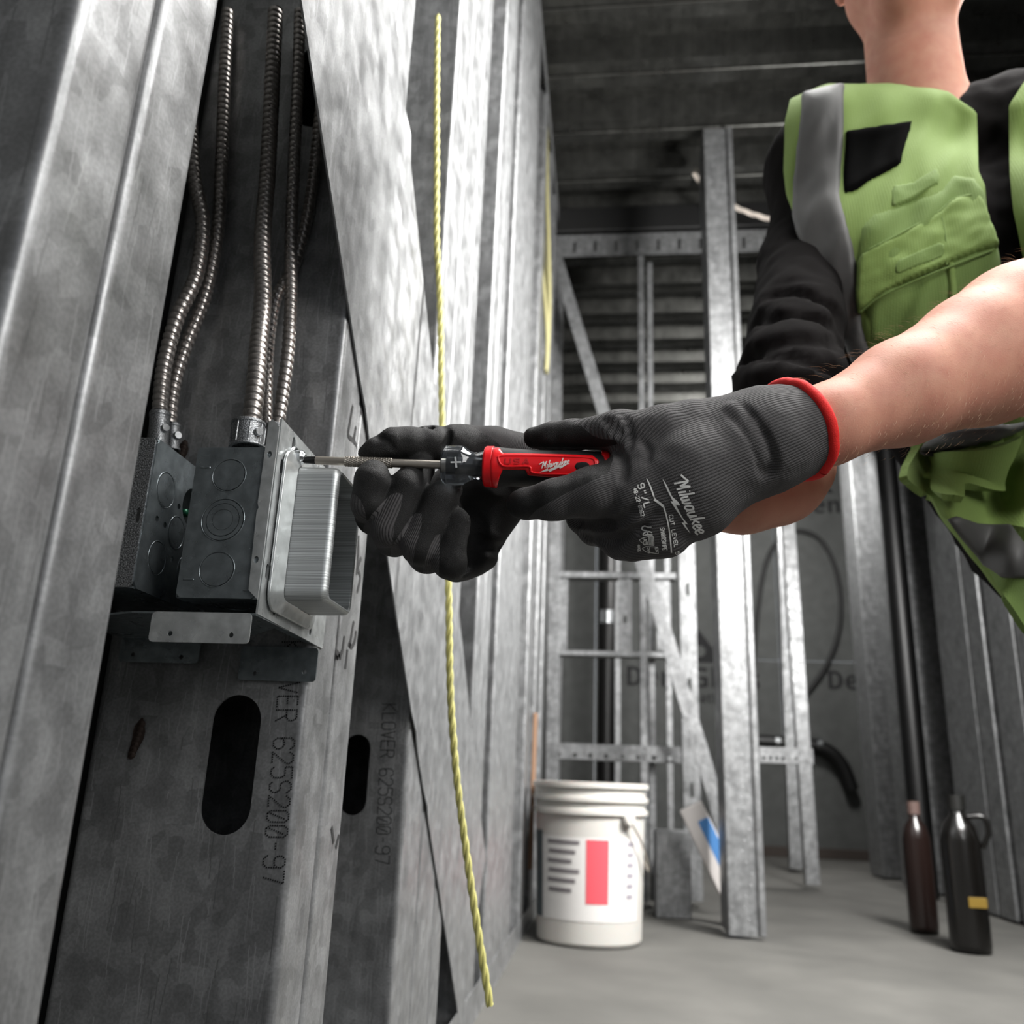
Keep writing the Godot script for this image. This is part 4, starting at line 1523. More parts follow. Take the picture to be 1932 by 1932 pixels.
func bucket() -> void:
	var c := P(1114, 1476, 2.43)
	var top := c.y
	var t := thing("bucket", "white plastic bucket with a grey and pink label, by the left stud row", "bucket", Vector3(c.x, 0.0, c.z))
	c.y = 0.0
	var mb := MB.new()
	var hgt := top
	mb.lathe([Vector2(0.001, 0.003), Vector2(0.128, 0.003), Vector2(0.132, 0.01), Vector2(0.142, hgt - 0.075), Vector2(0.142, hgt - 0.072)], c, Vector3.UP, 40)
	mb.lathe([Vector2(0.138, hgt), Vector2(0.128, 0.02), Vector2(0.002, 0.016)], c, Vector3.UP, 40)
	var wp := mat(Color(0.70, 0.69, 0.67), 0.45)
	wp.subsurf_scatter_enabled = true
	wp.subsurf_scatter_strength = 0.1
	obj("body", mb, wp, t)
	mb = MB.new()
	mb.lathe([Vector2(0.142, hgt - 0.078), Vector2(0.150, hgt - 0.077), Vector2(0.150, hgt - 0.066), Vector2(0.143, hgt - 0.064), Vector2(0.143, hgt - 0.048), Vector2(0.151, hgt - 0.046), Vector2(0.151, hgt - 0.036), Vector2(0.144, hgt - 0.034), Vector2(0.144, hgt - 0.014), Vector2(0.152, hgt - 0.013), Vector2(0.152, hgt - 0.001), Vector2(0.149, hgt), Vector2(0.138, hgt)], c, Vector3.UP, 40)
	obj("rim", mb, wp, t)
	# label wrapped on the side
	var patch := func(a0: float, a1: float, y0: float, y1: float, m: Material, called: String, lift: float) -> void:
		var b := MB.new()
		var rows := []
		for i in 2:
			var y := y0 if i == 0 else y1
			var r := lerpf(0.132, 0.142, (y - 0.01) / (hgt - 0.085)) + lift
			var row := PackedVector3Array()
			for j in 17:
				var an := lerpf(a0, a1, j / 16.0)
				row.append(c + Vector3(sin(an) * r, y, cos(an) * r))
			rows.append(row)
		b.grid(rows)
		obj(called, b, m, t)
	patch.call(-1.0, 1.05, 0.06, hgt - 0.13, mat(Color(0.78, 0.77, 0.76), 0.5), "label", 0.0008)
	patch.call(-0.04, 0.36, 0.10, hgt - 0.135, mat(Color(0.78, 0.30, 0.34), 0.5), "pink_field", 0.0014)
	patch.call(-1.3, -0.98, 0.06, hgt - 0.12, mat(Color(0.30, 0.33, 0.34), 0.5), "grey_field", 0.0012)
	for k in 6:
		patch.call(-0.82 + 0.03 * (k % 2), -0.16 - 0.07 * (k % 3), hgt - 0.148 - k * 0.022, hgt - 0.139 - k * 0.022, mat(Color(0.42, 0.40, 0.41), 0.6), "text_line", 0.0014)
		patch.call(0.74, 0.90, hgt - 0.150 - k * 0.024, hgt - 0.139 - k * 0.024, mat(Color(0.55, 0.53, 0.56), 0.6), "text_line", 0.0014)
	# bail with its ear
	mb = MB.new()
	var ear := c + Vector3(0.095, hgt - 0.085, 0.112)
	mb.lathe([Vector2(0.001, 0.014), Vector2(0.014, 0.014), Vector2(0.017, 0.010), Vector2(0.017, 0.0)], ear, Vector3(0.65, 0, 0.76), 16)
	obj("ear", mb, wp, t)
	mb = MB.new()
	mb.tube(spline([ear + Vector3(0.005, 0, 0.012), c + Vector3(0.135, hgt - 0.15, 0.085), c + Vector3(0.150, hgt - 0.21, 0.02), c + Vector3(0.13, hgt - 0.17, -0.08)], 8), 0.0025, 8)
	obj("bail", mb, M.steel, t)

func far_bits() -> void:
	# leaning blue and white pack
	var a := P(1302, 1520, 2.8)
	var b := P(1360, 1640, 2.8)
	b = a + (b - a) * (a.y - 0.03) / (a.y - b.y)
	var t := thing("leaning_pack", "slim white and blue printed pack leaning against the diagonal strap", "pack", Vector3(b.x, 0, b.z))
	var up := (a - b).normalized()
	var sx := up.cross(Vector3(0, 0, 1))
	var bs := Basis(sx, up, Vector3(0, 0, 1))
	var l := a.distance_to(b)
	var mb := MB.new()
	mb.box((a + b) * 0.5, Vector3(0.072, l, 0.02), bs, 0.003)
	obj("sleeve", mb, mat(Color(0.74, 0.72, 0.71), 0.6), t)
	mb = MB.new()
	mb.box((a + b) * 0.5 + sx * 0.016 - up * 0.015, Vector3(0.034, l * 0.8, 0.0215), bs, 0.001)
	obj("blue_field", mb, mat(Color(0.25, 0.46, 0.68), 0.6), t)
	# low metal box on the floor behind the bucket
	a = P(1236, 1566, 2.9)
	b = P(1302, 1566, 2.9)
	mb = MB.new()
	mb.box(Vector3((a.x + b.x) * 0.5, a.y * 0.5, a.z - 0.06), Vector3(b.x - a.x, a.y, 0.12), Basis(), 0.004)
	tag(obj("metal_box", mb, M.zinc), "low grey metal box on the floor right of the bucket", "box")
	# tan stick
	mb = MB.new()
	a = P(1010, 1345, 2.5)
	b = P(1000, 1640, 2.5)
	mb.box((a + b) * 0.5, Vector3(0.012, a.distance_to(b), 0.012), Basis.looking_at(Vector3(0, 0, -1), a - b), 0.002)
	tag(obj("wood_stick", mb, mat(Color(0.52, 0.40, 0.31), 0.7)), "thin tan wooden stick leaning beside the bucket", "stick")
	# bottles on the floor by the right studs
	for q: Array in [[1722, 1512, 1640, 2.9, 0.04, "dark brown bottle with a tan cap in the shade of the right studs", Color(0.10, 0.06, 0.05), Color(0.35, 0.28, 0.26)], [1802, 1500, 1640, 2.6, 0.05, "dark jug with black cap and yellowish label beside the brown bottle", Color(0.035, 0.03, 0.025), Color(0.03, 0.03, 0.02)]]:
		var tp := P(q[0], q[1], q[3])
		var r: float = q[4]
		var bt := thing("bottle", q[5], "bottle", Vector3(tp.x, 0, tp.z))
		mb = MB.new()
		var h := tp.y
		var c := Vector3(tp.x, 0, tp.z)
		mb.lathe_smooth([Vector2(0.002, 0.002), Vector2(r * 0.95, 0.002), Vector2(r, 0.02), Vector2(r, h * 0.70), Vector2(r * 0.8, h * 0.80), Vector2(r * 0.4, h * 0.87), Vector2(r * 0.38, h * 0.92)], c, Vector3.UP, 24)
		obj("body", mb, mat(q[6], 0.25), bt)
		mb = MB.new()
		mb.lathe([Vector2(r * 0.45, h * 0.90), Vector2(r * 0.46, h), Vector2(0.001, h)], c, Vector3.UP, 18)
		obj("cap", mb, mat(q[7], 0.5), bt)
		if r > 0.045:
			mb = MB.new()
			mb.tube(spline([c + Vector3(r * 0.35, h * 0.86, 0.02), c + Vector3(r * 1.1, h * 0.86, 0.03), c + Vector3(r * 1.25, h * 0.76, 0.03), c + Vector3(r * 0.95, h * 0.66, 0.02)], 6), 0.007, 8)
			obj("handle", mb, mat(q[6], 0.25), bt)
			mb = MB.new()
			mb.box(c + Vector3(0.01, h * 0.32, r), Vector3(0.045, 0.025, 0.004), Basis(), 0.001)
			obj("label", mb, mat(Color(0.42, 0.33, 0.06), 0.6), bt)

func right_studs() -> void:
	# right-hand row: flanges face the corridor, webs face us; depth of web, depth of flange end, look
	var xr := 1.30
	var k := -1
	for q: Array in [[4.66, 4.88, "zinc"], [4.20, 4.38, "zinc"], [4.02, 4.17, "zinc"], [3.36, 3.64, "zinc"], [3.22, 3.34, "zinc"], [2.99, 3.17, "zinc"], [2.86, 2.97, "zinc"], [2.40, 2.62, "zinc"], [1.9, 2.0, "zinc"]]:
		k += 1
		stud("galvanised stud of the receding right row, %s from the far wall" % ORD[k], xr, q[0], q[1], M[q[2]], 0.01, 2.595, 0.159, [], "studs of the right row", -1.0, M.zinc)
	var mb := MB.new()
	var a := P(1722, 1400, 3.9)
	mb.tube([Vector3(a.x, 0.0, a.z), Vector3(a.x, 2.6, a.z)], 0.045, 16)  # black upright filling a gap in the right row
	tag(obj("black_upright", mb, M.black_plastic), "black upright in the gap between the right studs", "pipe")

# ---------------------------------------------------------------- bodies: distance fields on a grid, meshed as surface nets
class Field:
	var o: Vector3
	var c: float
	var nx: int
	var ny: int
	var nz: int
	var f := PackedFloat32Array()

	func _init(lo: Vector3, hi: Vector3, cell: float) -> void:
		o = lo
		c = cell
		nx = int((hi.x - lo.x) / cell) + 2
		ny = int((hi.y - lo.y) / cell) + 2
		nz = int((hi.z - lo.z) / cell) + 2
		f.resize(nx * ny * nz)
		f.fill(0.05)

	func bone(a: Vector3, b: Vector3, ra: float, rb: float, k: float, carve := false) -> void:
		var m := maxf(ra, rb) + k + c * 3.0
		var lo := ((a.min(b) - Vector3.ONE * m - o) / c).floor()
		var hi := ((a.max(b) + Vector3.ONE * m - o) / c).ceil()
		var ab := b - a
		var l2 := maxf(ab.length_squared(), 1e-12)
		for z in range(maxi(0, int(lo.z)), mini(nz, int(hi.z) + 1)):
			for y in range(maxi(0, int(lo.y)), mini(ny, int(hi.y) + 1)):
				var row := (z * ny + y) * nx
				for x in range(maxi(0, int(lo.x)), mini(nx, int(hi.x) + 1)):
					var p := o + Vector3(x, y, z) * c - a
					var t := clampf(p.dot(ab) / l2, 0.0, 1.0)
					var d := (p - ab * t).length() - (ra + (rb - ra) * t)
					var g := f[row + x]
					if carve:
						d = -d
						var h := maxf(k - absf(g - d), 0.0) / k
						f[row + x] = maxf(g, d) + h * h * k * 0.25
					else:
						var h := maxf(k - absf(g - d), 0.0) / k
						f[row + x] = minf(g, d) - h * h * k * 0.25

	func rough(amp: float, freq: float, sd: int) -> void:
		var n := FastNoiseLite.new()
		n.seed = sd
		n.frequency = freq
		n.fractal_octaves = 2
		var i := 0
		for z in nz:
			for y in ny:
				for x in nx:
					if absf(f[i]) < c * 3.0:
						f[i] += amp * n.get_noise_3d(x * c, y * c, z * c)
					i += 1

	func at(p: Vector3) -> float:
		var q := (p - o) / c
		var x := int(floor(q.x))
		var y := int(floor(q.y))
		var z := int(floor(q.z))
		if x < 0 or y < 0 or z < 0 or x >= nx - 1 or y >= ny - 1 or z >= nz - 1:
			return 0.02
		var u := q.x - x
		var v := q.y - y
		var w := q.z - z
		var i := (z * ny + y) * nx + x
		var j := i + nx * ny
		var a := lerpf(lerpf(f[i], f[i + 1], u), lerpf(f[i + nx], f[i + nx + 1], u), v)
		var b := lerpf(lerpf(f[j], f[j + 1], u), lerpf(f[j + nx], f[j + nx + 1], u), v)
		return lerpf(a, b, w)

	func grad(p: Vector3) -> Vector3:
		var e := c * 0.9
		return Vector3(at(p + Vector3(e, 0, 0)) - at(p - Vector3(e, 0, 0)), at(p + Vector3(0, e, 0)) - at(p - Vector3(0, e, 0)), at(p + Vector3(0, 0, e)) - at(p - Vector3(0, 0, e))).normalized()

	func mesh(mb: MB, iso := 0.0, uvf = null) -> void:
		var id := PackedInt32Array()
		id.resize(f.size())
		id.fill(-1)
		var off := PackedInt32Array([0, 1, nx, nx + 1, nx * ny, nx * ny + 1, nx * ny + nx, nx * ny + nx + 1])
		var es := [[0, 1], [2, 3], [4, 5], [6, 7], [0, 2], [1, 3], [4, 6], [5, 7], [0, 4], [1, 5], [2, 6], [3, 7]]
		for z in nz - 1:
			for y in ny - 1:
				for x in nx - 1:
					var i := (z * ny + y) * nx + x
					if absf(f[i] - iso) > c * 2.5:
						continue
					var neg := 0
					for k in 8:
						if f[i + off[k]] < iso:
							neg += 1
					if neg == 0 or neg == 8:
						continue
					var s := Vector3.ZERO
					var m := 0
					for e: Array in es:
						var a := f[i + off[e[0]]] - iso
						var b := f[i + off[e[1]]] - iso
						if (a < 0) != (b < 0):
							var t := a / (a - b)
							var k0: int = e[0]
							var k1: int = e[1]
							s += Vector3(k0 & 1, (k0 >> 1) & 1, k0 >> 2).lerp(Vector3(k1 & 1, (k1 >> 1) & 1, k1 >> 2), t)
							m += 1
					var p := o + (Vector3(x, y, z) + s / m) * c
					var n := grad(p)
					id[i] = mb.add(p, n, uvf.call(p, n) if uvf != null else Vector2.ZERO)
		for z in range(1, nz - 1):
			for y in range(1, ny - 1):
				for x in range(1, nx - 1):
					var i := (z * ny + y) * nx + x
					var a := f[i] - iso
					if absf(a) > c * 2.5:
						continue
					for ax in 3:
						var st: int = [1, nx, nx * ny][ax]
						if (a < 0) == (f[i + st] - iso < 0):
							continue
						var s1: int = [nx, nx * ny, 1][ax]
						var s2: int = [nx * ny, 1, nx][ax]
						var q0 := id[i]
						var q1 := id[i - s1]
						var q2 := id[i - s1 - s2]
						var q3 := id[i - s2]
						if q0 < 0 or q1 < 0 or q2 < 0 or q3 < 0:
							continue
						mb.tri(q0, q1, q2)
						mb.tri(q0, q2, q3)

# cut a mesh in two along the zero line of a value at its points
func split(mb: MB, value: Callable) -> Array:
	var out := [MB.new(), MB.new()]
	var val := PackedFloat32Array()
	for i in mb.v.size():
		val.append(value.call(mb.v[i], mb.n[i]))
	var ids := [{}, {}]
	for k in range(0, mb.ix.size(), 3):
		var t := [mb.ix[k], mb.ix[k + 1], mb.ix[k + 2]]
		for side in 2:
			var sg := 1.0 if side == 0 else -1.0
			var q := []
			for a in 3:
				var b := (a + 1) % 3
				var fa: float = val[t[a]] * sg
				var fb: float = val[t[b]] * sg
				if fa >= 0:
					q.append([t[a], t[a], 0.0])
				if (fa >= 0) != (fb >= 0):
					var lo := mini(t[a], t[b])
					var hi := maxi(t[a], t[b])
					q.append([lo, hi, val[lo] / (val[lo] - val[hi])])
			if q.size() < 3:
				continue
			var ii := []
			for w: Array in q:
				var key := Vector2i(w[0], w[1])
				if not ids[side].has(key):
					var a: int = w[0]
					var b: int = w[1]
					ids[side][key] = out[side].add(mb.v[a].lerp(mb.v[b], w[2]), mb.n[a].lerp(mb.n[b], w[2]).normalized(), mb.uv[a].lerp(mb.uv[b], w[2]))
				ii.append(ids[side][key])
			for a in range(1, ii.size() - 1):
				out[side].tri(ii[0], ii[a], ii[a + 1])
	return out

func chain(fd: Field, pts: Array, k: float, grow := 0.0) -> void:      # points: pixel, pixel, depth, radius in pixels
	for i in pts.size() - 1:
		var a: Array = pts[i]
		var b: Array = pts[i + 1]
		fd.bone(P(a[0], a[1], a[2]), P(b[0], b[1], b[2]), a[3] * a[2] / FPX + grow, b[3] * b[2] / FPX + grow, k)

func groove(fd: Field, pts: Array, r: float, k: float, d0: float, sink := 0.4) -> void:
	var w := []
	for p: Vector2 in even(spline(pts, 6), 4.0):
		var q := march(p.x, p.y, fd.at, d0, 0.25)
		w.append(q + (EYE - q).normalized() * r * sink)
	for i in w.size() - 1:
		fd.bone(w[i], w[i + 1], r, r, k, true)

func ridge(fd: Field, pts: Array, r: float, k: float, d0: float, sink := 0.5) -> void:
	var w := []
	for p: Vector2 in even(spline(pts, 6), 4.0):
		var q := march(p.x, p.y, fd.at, d0, 0.25)
		w.append(q - (EYE - q).normalized() * r * sink)
	for i in w.size() - 1:
		fd.bone(w[i], w[i + 1], r, r, k)

func V(l: Array) -> Array:
	var o := []
	for p: Array in l:
		o.append(Vector2(p[0], p[1]))
	return o

func zoomed(l: Array, ox: float, oy: float, s: float) -> Array:
	var o := []
	for p: Array in l:
		o.append(Vector2(ox + p[0] * s, oy + p[1] * s))
	return o

func knit_material() -> StandardMaterial3D:
	# ribbed knit: eight ribs across a tile, small stitches along each
	var n := 256
	var col := Image.create(n, n, false, Image.FORMAT_RGB8)
	var hgt := Image.create(n, n, false, Image.FORMAT_L8)
	var rng := RandomNumberGenerator.new()
	rng.seed = 9
	for y in n:
		for x in n:
			var u := fposmod(x / 32.0, 1.0)
			var rib := pow(sin(u * PI), 0.7)
			var st := 0.5 + 0.5 * sin((y / 16.0 + absf(u - 0.5) * 1.4) * TAU)
			var h := rib * (0.72 + 0.28 * st)
			hgt.set_pixel(x, y, Color(h, h, h))
			var g := 0.195 + 0.13 * h + (0.12 if rng.randf() < 0.02 * rib else 0.0) + rng.randf_range(-0.03, 0.03)
			col.set_pixel(x, y, Color(g, g * 0.975, g * 0.985))
	var m := mat(Color(1, 1, 1), 0.85)
	m.albedo_texture = tex(col)
	m.heightmap_enabled = true
	m.heightmap_texture = tex(hgt)
	m.heightmap_scale = 0.06
	return m

func coating_material() -> StandardMaterial3D:
	var m := mat(Color(0.155, 0.150, 0.150), 0.64)
	m.metallic_specular = 0.45
	m.albedo_texture = tex(noise_image(512, 0.14, FastNoiseLite.TYPE_SIMPLEX, 3, 51, 0.30, 1.0, 1.6))
	m.heightmap_enabled = true
	m.heightmap_texture = M.grains
	m.heightmap_scale = 0.06
	return tri_map(m, 26.0)

func bounds(pts: Array, pad: float) -> Array:
	var lo := Vector3(1e9, 1e9, 1e9)
	var hi := -lo
	for l: Array in pts:
		for q: Array in l:
			var p := P(q[0], q[1], q[2])
			var r: Vector3 = Vector3.ONE * (q[3] * q[2] / FPX + pad)
			lo = lo.min(p - r)
			hi = hi.max(p + r)
	return [lo, hi]

func ribs_uv(c: Vector3, ax: Vector3, towards: Vector3, radius: float, tile: float) -> Callable:
	var n := (towards - ax * ax.dot(towards)).normalized()
	var w := ax.cross(n)
	return func(p: Vector3, _n: Vector3) -> Vector2:
		var q := p - c
		return Vector2(atan2(q.dot(w), q.dot(n)) * radius / tile, q.dot(ax) / tile)

var person: Node3D

func worker() -> void:
	person = thing("person", "person in a lime green safety vest and dark work gloves, driving a screw", "person", P(1930, 1000, 0.95) * Vector3(1, 0, 1))
	near_glove()
	print("t near glove ", Time.get_ticks_msec())
	far_glove()
	print("t far glove ", Time.get_ticks_msec())
	body_and_clothes()

const NEAR_ARM := [[1440, 836, 0.546, 74], [1560, 802, 0.556, 75], [1700, 742, 0.585, 99], [1850, 676, 0.622, 128], [1932, 640, 0.640, 146], [2080, 575, 0.680, 150]]
const FAR_ARM := [[1010, 885, 0.612, 52], [1200, 930, 0.630, 58], [1400, 926, 0.655, 74], [1470, 906, 0.668, 74], [1505, 880, 0.680, 72]]

func near_glove() -> void:
	var palm := [
		[[1430, 800, 0.548, 62], [1300, 822, 0.540, 62], [1205, 868, 0.534, 54]], [[1430, 832, 0.540, 74], [1300, 880, 0.528, 66], [1195, 925, 0.528, 52]],
		[[1430, 855, 0.546, 70], [1300, 925, 0.532, 62], [1200, 968, 0.532, 50]], [[1420, 868, 0.556, 62], [1320, 950, 0.545, 58], [1235, 1004, 0.543, 46]]]
	var thumb := [[1380, 812, 0.545, 60], [1255, 816, 0.532, 52], [1165, 812, 0.532, 38], [1080, 821, 0.545, 29.5], [1040, 823, 0.549, 27], [1008, 826, 0.552, 22]]
	var index := [[1205, 900, 0.536, 54], [1120, 928, 0.528, 49], [1045, 943, 0.530, 40], [992, 950, 0.535, 30], [978, 951, 0.538, 24]]
	var middle := [[1205, 945, 0.538, 50], [1130, 968, 0.548, 38], [1100, 975, 0.566, 32], [1085, 960, 0.590, 28]]
	var ring := [[1215, 985, 0.538, 46], [1150, 1003, 0.552, 34], [1120, 1000, 0.572, 29], [1110, 985, 0.592, 26]]
	var little := [[1260, 1012, 0.545, 42], [1190, 1026, 0.548, 32], [1168, 1026, 0.555, 29], [1155, 1015, 0.580, 26]]
	var cuff := [[1400, 840, 0.546, 88], [1440, 832, 0.547, 90], [1505, 812, 0.553, 93]]
	var bb := bounds([palm[0], palm[1], palm[2], palm[3], thumb, index, middle, ring, little, cuff], 0.012)
	var fd := Field.new(bb[0], bb[1], 0.0019)
	for l: Array in palm:
		chain(fd, l, 0.012)
	chain(fd, cuff, 0.014)
	chain(fd, thumb, 0.006)
	chain(fd, index, 0.005)
	chain(fd, middle, 0.003)
	chain(fd, ring, 0.003)
	chain(fd, little, 0.004)
	# folds: deep lines between the fingers, puckers at the thumb and one across the cuff
	groove(fd, V([[1078, 988], [1120, 992], [1165, 985], [1198, 962]]), 0.0022, 0.004, 0.40)
	groove(fd, V([[1105, 1016], [1150, 1020], [1190, 1008], [1215, 995]]), 0.002, 0.004, 0.40)
	groove(fd, V([[1158, 846], [1170, 858], [1176, 880], [1172, 905]]), 0.0018, 0.004, 0.40, 0.8)
	groove(fd, V([[1388, 768], [1417, 799], [1437, 832], [1450, 866], [1452, 895]]), 0.0030, 0.007, 0.40, 0.7)
	ridge(fd, V([[1378, 772], [1405, 803], [1424, 836], [1438, 872]]), 0.0022, 0.006, 0.40, 0.6)
	for w: Array in [[[1152, 790], [1166, 806], [1170, 826]], [[1136, 788], [1150, 802], [1154, 818]], [[1176, 782], [1186, 800], [1190, 830], [1184, 850]], [[1240, 968], [1222, 984], [1206, 1002]], [[1210, 830], [1222, 850], [1218, 872]]]:
		groove(fd, V(w), 0.0012, 0.003, 0.40, 0.95)
	fd.rough(0.0007, 60.0, 3)
	var wrist := P(1490, 815, 0.551)
	var knuckle := P(1195, 930, 0.540)
	var ax := (wrist - knuckle).normalized()
	var mb := MB.new()
	fd.mesh(mb, 0.0, ribs_uv(knuckle.lerp(wrist, 0.4) , ax, Vector3(0, 0.1, 1), 0.036, 0.0145))
	# open end at the wrist
	var arm := (P(1700, 742, 0.585) - P(1500, 813, 0.552)).normalized()
	var ring_c := P(1506, 812, 0.553)
	var parts := split(mb, func(p: Vector3, _n: Vector3) -> float: return (ring_c - p).dot(arm))
	var dip := PackedVector2Array(zoomed([[60, 70], [170, 20], [190, 0], [330, 10], [520, -30], [700, 30], [860, 160], [960, 200], [1110, 210], [1180, 260], [1010, 300], [840, 300], [0, 300]], 985, 797, 0.155))
	var tip := PackedVector2Array(V([[940, 960], [948, 935], [985, 925], [1040, 905], [1100, 880], [1158, 858], [1150, 890], [1100, 915], [1050, 940], [1012, 962], [990, 985], [960, 985]]))
	var cut := split(parts[0], func(p: Vector3, n: Vector3) -> float:
		var q := pix(p)
		return maxf(maxf(poly_dist(dip, q), poly_dist(tip, q)) * 0.05, -n.dot((EYE - p).normalized()) - 0.35))
	var gl := obj("glove", cut[1], knit_material(), person)
	gl.set_meta("label", "dark grey ribbed knit glove with white print, palm on the driver handle")
	obj("palm_coating", cut[0], coating_material(), gl)
	# red hem
	var hem := []
	var up := arm.cross(Vector3(0, 0, 1)).normalized()
	var sd := arm.cross(up)
	for i in 49:
		var a := TAU * i / 48.0
		var dir := up * cos(a) + sd * sin(a)
		var r := 0.0
		while r < 0.06 and fd.at(ring_c - arm * 0.004 + dir * r) < 0.0:
			r += 0.0004
		hem.append(ring_c + dir * (r - 0.0008))
	mb = MB.new()
	mb.tube(hem, 0.0041, 12, false)
	var hm := mat(Color(0.86, 0.09, 0.07), 0.8)
	hm.heightmap_enabled = true
	hm.heightmap_texture = M.grains
	hm.heightmap_scale = 0.03
	obj("hem", mb, tri_map(hm, 20.0), gl).set_meta("label", "red overlocked hem")
	# print on the back of the hand
	var surf := func(px: float, py: float) -> Vector3: return march(px, py, fd.at, 0.42, 0.2)
	var Z := func(x: float, y: float) -> Vector2: return Vector2(1100.0 + 0.13458 * x, 860.0 + 0.13458 * y)
	mb = MB.new()
	var ex := Vector2(0.33, 0.944).normalized()
	var ey := Vector2(0.944, -0.33).normalized()
	script_text(mb, "Milwaukee", Z.call(1268, 372), Vector2(0.40, 0.915).normalized(), Vector2(0.93, -0.30).normalized(), 15.0, 3.5, surf, 0.0006)
	panel(mb, zoomed([[1100, 290], [1180, 420], [1250, 570], [1330, 640], [1362, 690], [1300, 685], [1400, 870], [1468, 952], [1420, 945], [1520, 1100], [1430, 1000], [1378, 925], [1425, 935], [1330, 790], [1222, 630], [1262, 640], [1180, 480]], 1100, 860, 0.13458), 1.6, surf, 0.0005, 0.0, 0.0)
	ink(mb, [Z.call(888, 312), Z.call(940, 420), Z.call(990, 560), Z.call(1010, 620)], 3.0, surf, 0.0005, 4, 8.0)
	ink(mb, [Z.call(1000, 610), Z.call(1070, 662), Z.call(1130, 710)], 4.6, surf, 0.0005, 1)
	ink(mb, [Z.call(1126, 700), Z.call(1170, 850), Z.call(1205, 1020), Z.call(1225, 1180), Z.call(1240, 1360)], 2.6, surf, 0.0005, 4)
	letters(mb, "9\"/L", Z.call(762, 405), Vector2(0.30, 0.954).normalized(), Vector2(0.954, -0.30).normalized(), 12.0, 2.6, surf, 0.0005, 1.0, 0.0, 1.05)
	letters(mb, "48-22-8962", Z.call(700, 455), Vector2(0.28, 0.96).normalized(), Vector2(0.96, -0.28).normalized(), 6.6, 1.4, surf, 0.0005, 0.86, 0.0, 1.0)
	letters(mb, "CUT LEVEL 5", Z.call(1205, 835), Vector2(0.17, 0.985).normalized(), Vector2(0.985, -0.17).normalized(), 7.2, 1.6, surf, 0.0005, 0.9, 0.0, 1.08)
	letters(mb, "SMARTSWIPE", Z.call(1080, 1010), Vector2(0.12, 0.993).normalized(), Vector2(0.993, -0.12).normalized(), 8.0, 1.7, surf, 0.0005, 0.9, 0.10, 0.62)
	# CE letters, shields and small code
	ink(mb, [Z.call(905, 1000), Z.call(860, 985), Z.call(825, 1010), Z.call(840, 1040), Z.call(900, 1050)], 2.6, surf, 0.0005, 4)
	ink(mb, [Z.call(960, 1000), Z.call(905, 1000)], 2.4, surf, 0.0005, 1)
	ink(mb, [Z.call(970, 1075), Z.call(910, 1060), Z.call(850, 1085), Z.call(848, 1115), Z.call(900, 1105), Z.call(975, 1110)], 2.4, surf, 0.0005, 4)
	ink(mb, [Z.call(905, 1065), Z.call(912, 1108)], 2.0, surf, 0.0005, 1)
	ink(mb, [Z.call(985, 1130), Z.call(920, 1130), Z.call(840, 1150), Z.call(785, 1180), Z.call(850, 1235), Z.call(930, 1250), Z.call(995, 1255), Z.call(985, 1130)], 1.3, surf, 0.0005, 1)
	letters(mb, "A5", Z.call(835, 1165), Vector2(0.15, 0.989), Vector2(0.989, -0.15), 8.0, 1.7, surf, 0.0005, 0.8)
	ink(mb, [Z.call(920, 1130), Z.call(930, 1250)], 1.2, surf, 0.0005, 1)
	for k in 3:
		ink(mb, [Z.call(935 + k * 18, 1138), Z.call(945 + k * 17, 1246)], 1.3, surf, 0.0005, 1)
	ink(mb, [Z.call(1050, 1280), Z.call(990, 1275), Z.call(880, 1270), Z.call(825, 1300), Z.call(880, 1345), Z.call(1000, 1365), Z.call(1055, 1375), Z.call(1050, 1280)], 1.2, surf, 0.0005, 1)
	letters(mb, "388", Z.call(900, 1285), Vector2(0.12, 0.993), Vector2(0.993, -0.12), 4.6, 1.1, surf, 0.0005, 0.86)
	letters(mb, "EN", Z.call(1010, 1290), Vector2(0.12, 0.993), Vector2(0.993, -0.12), 5.0, 1.2, surf, 0.0005, 0.95)
	letters(mb, "4X42E", Z.call(760, 1245), Vector2(0.12, 0.993), Vector2(0.993, -0.12), 5.2, 1.1, surf, 0.0005, 0.56, 0.0, 0.9)
	obj("printed_marks", mb, mat(Color(0.86, 0.86, 0.85), 0.8), gl)

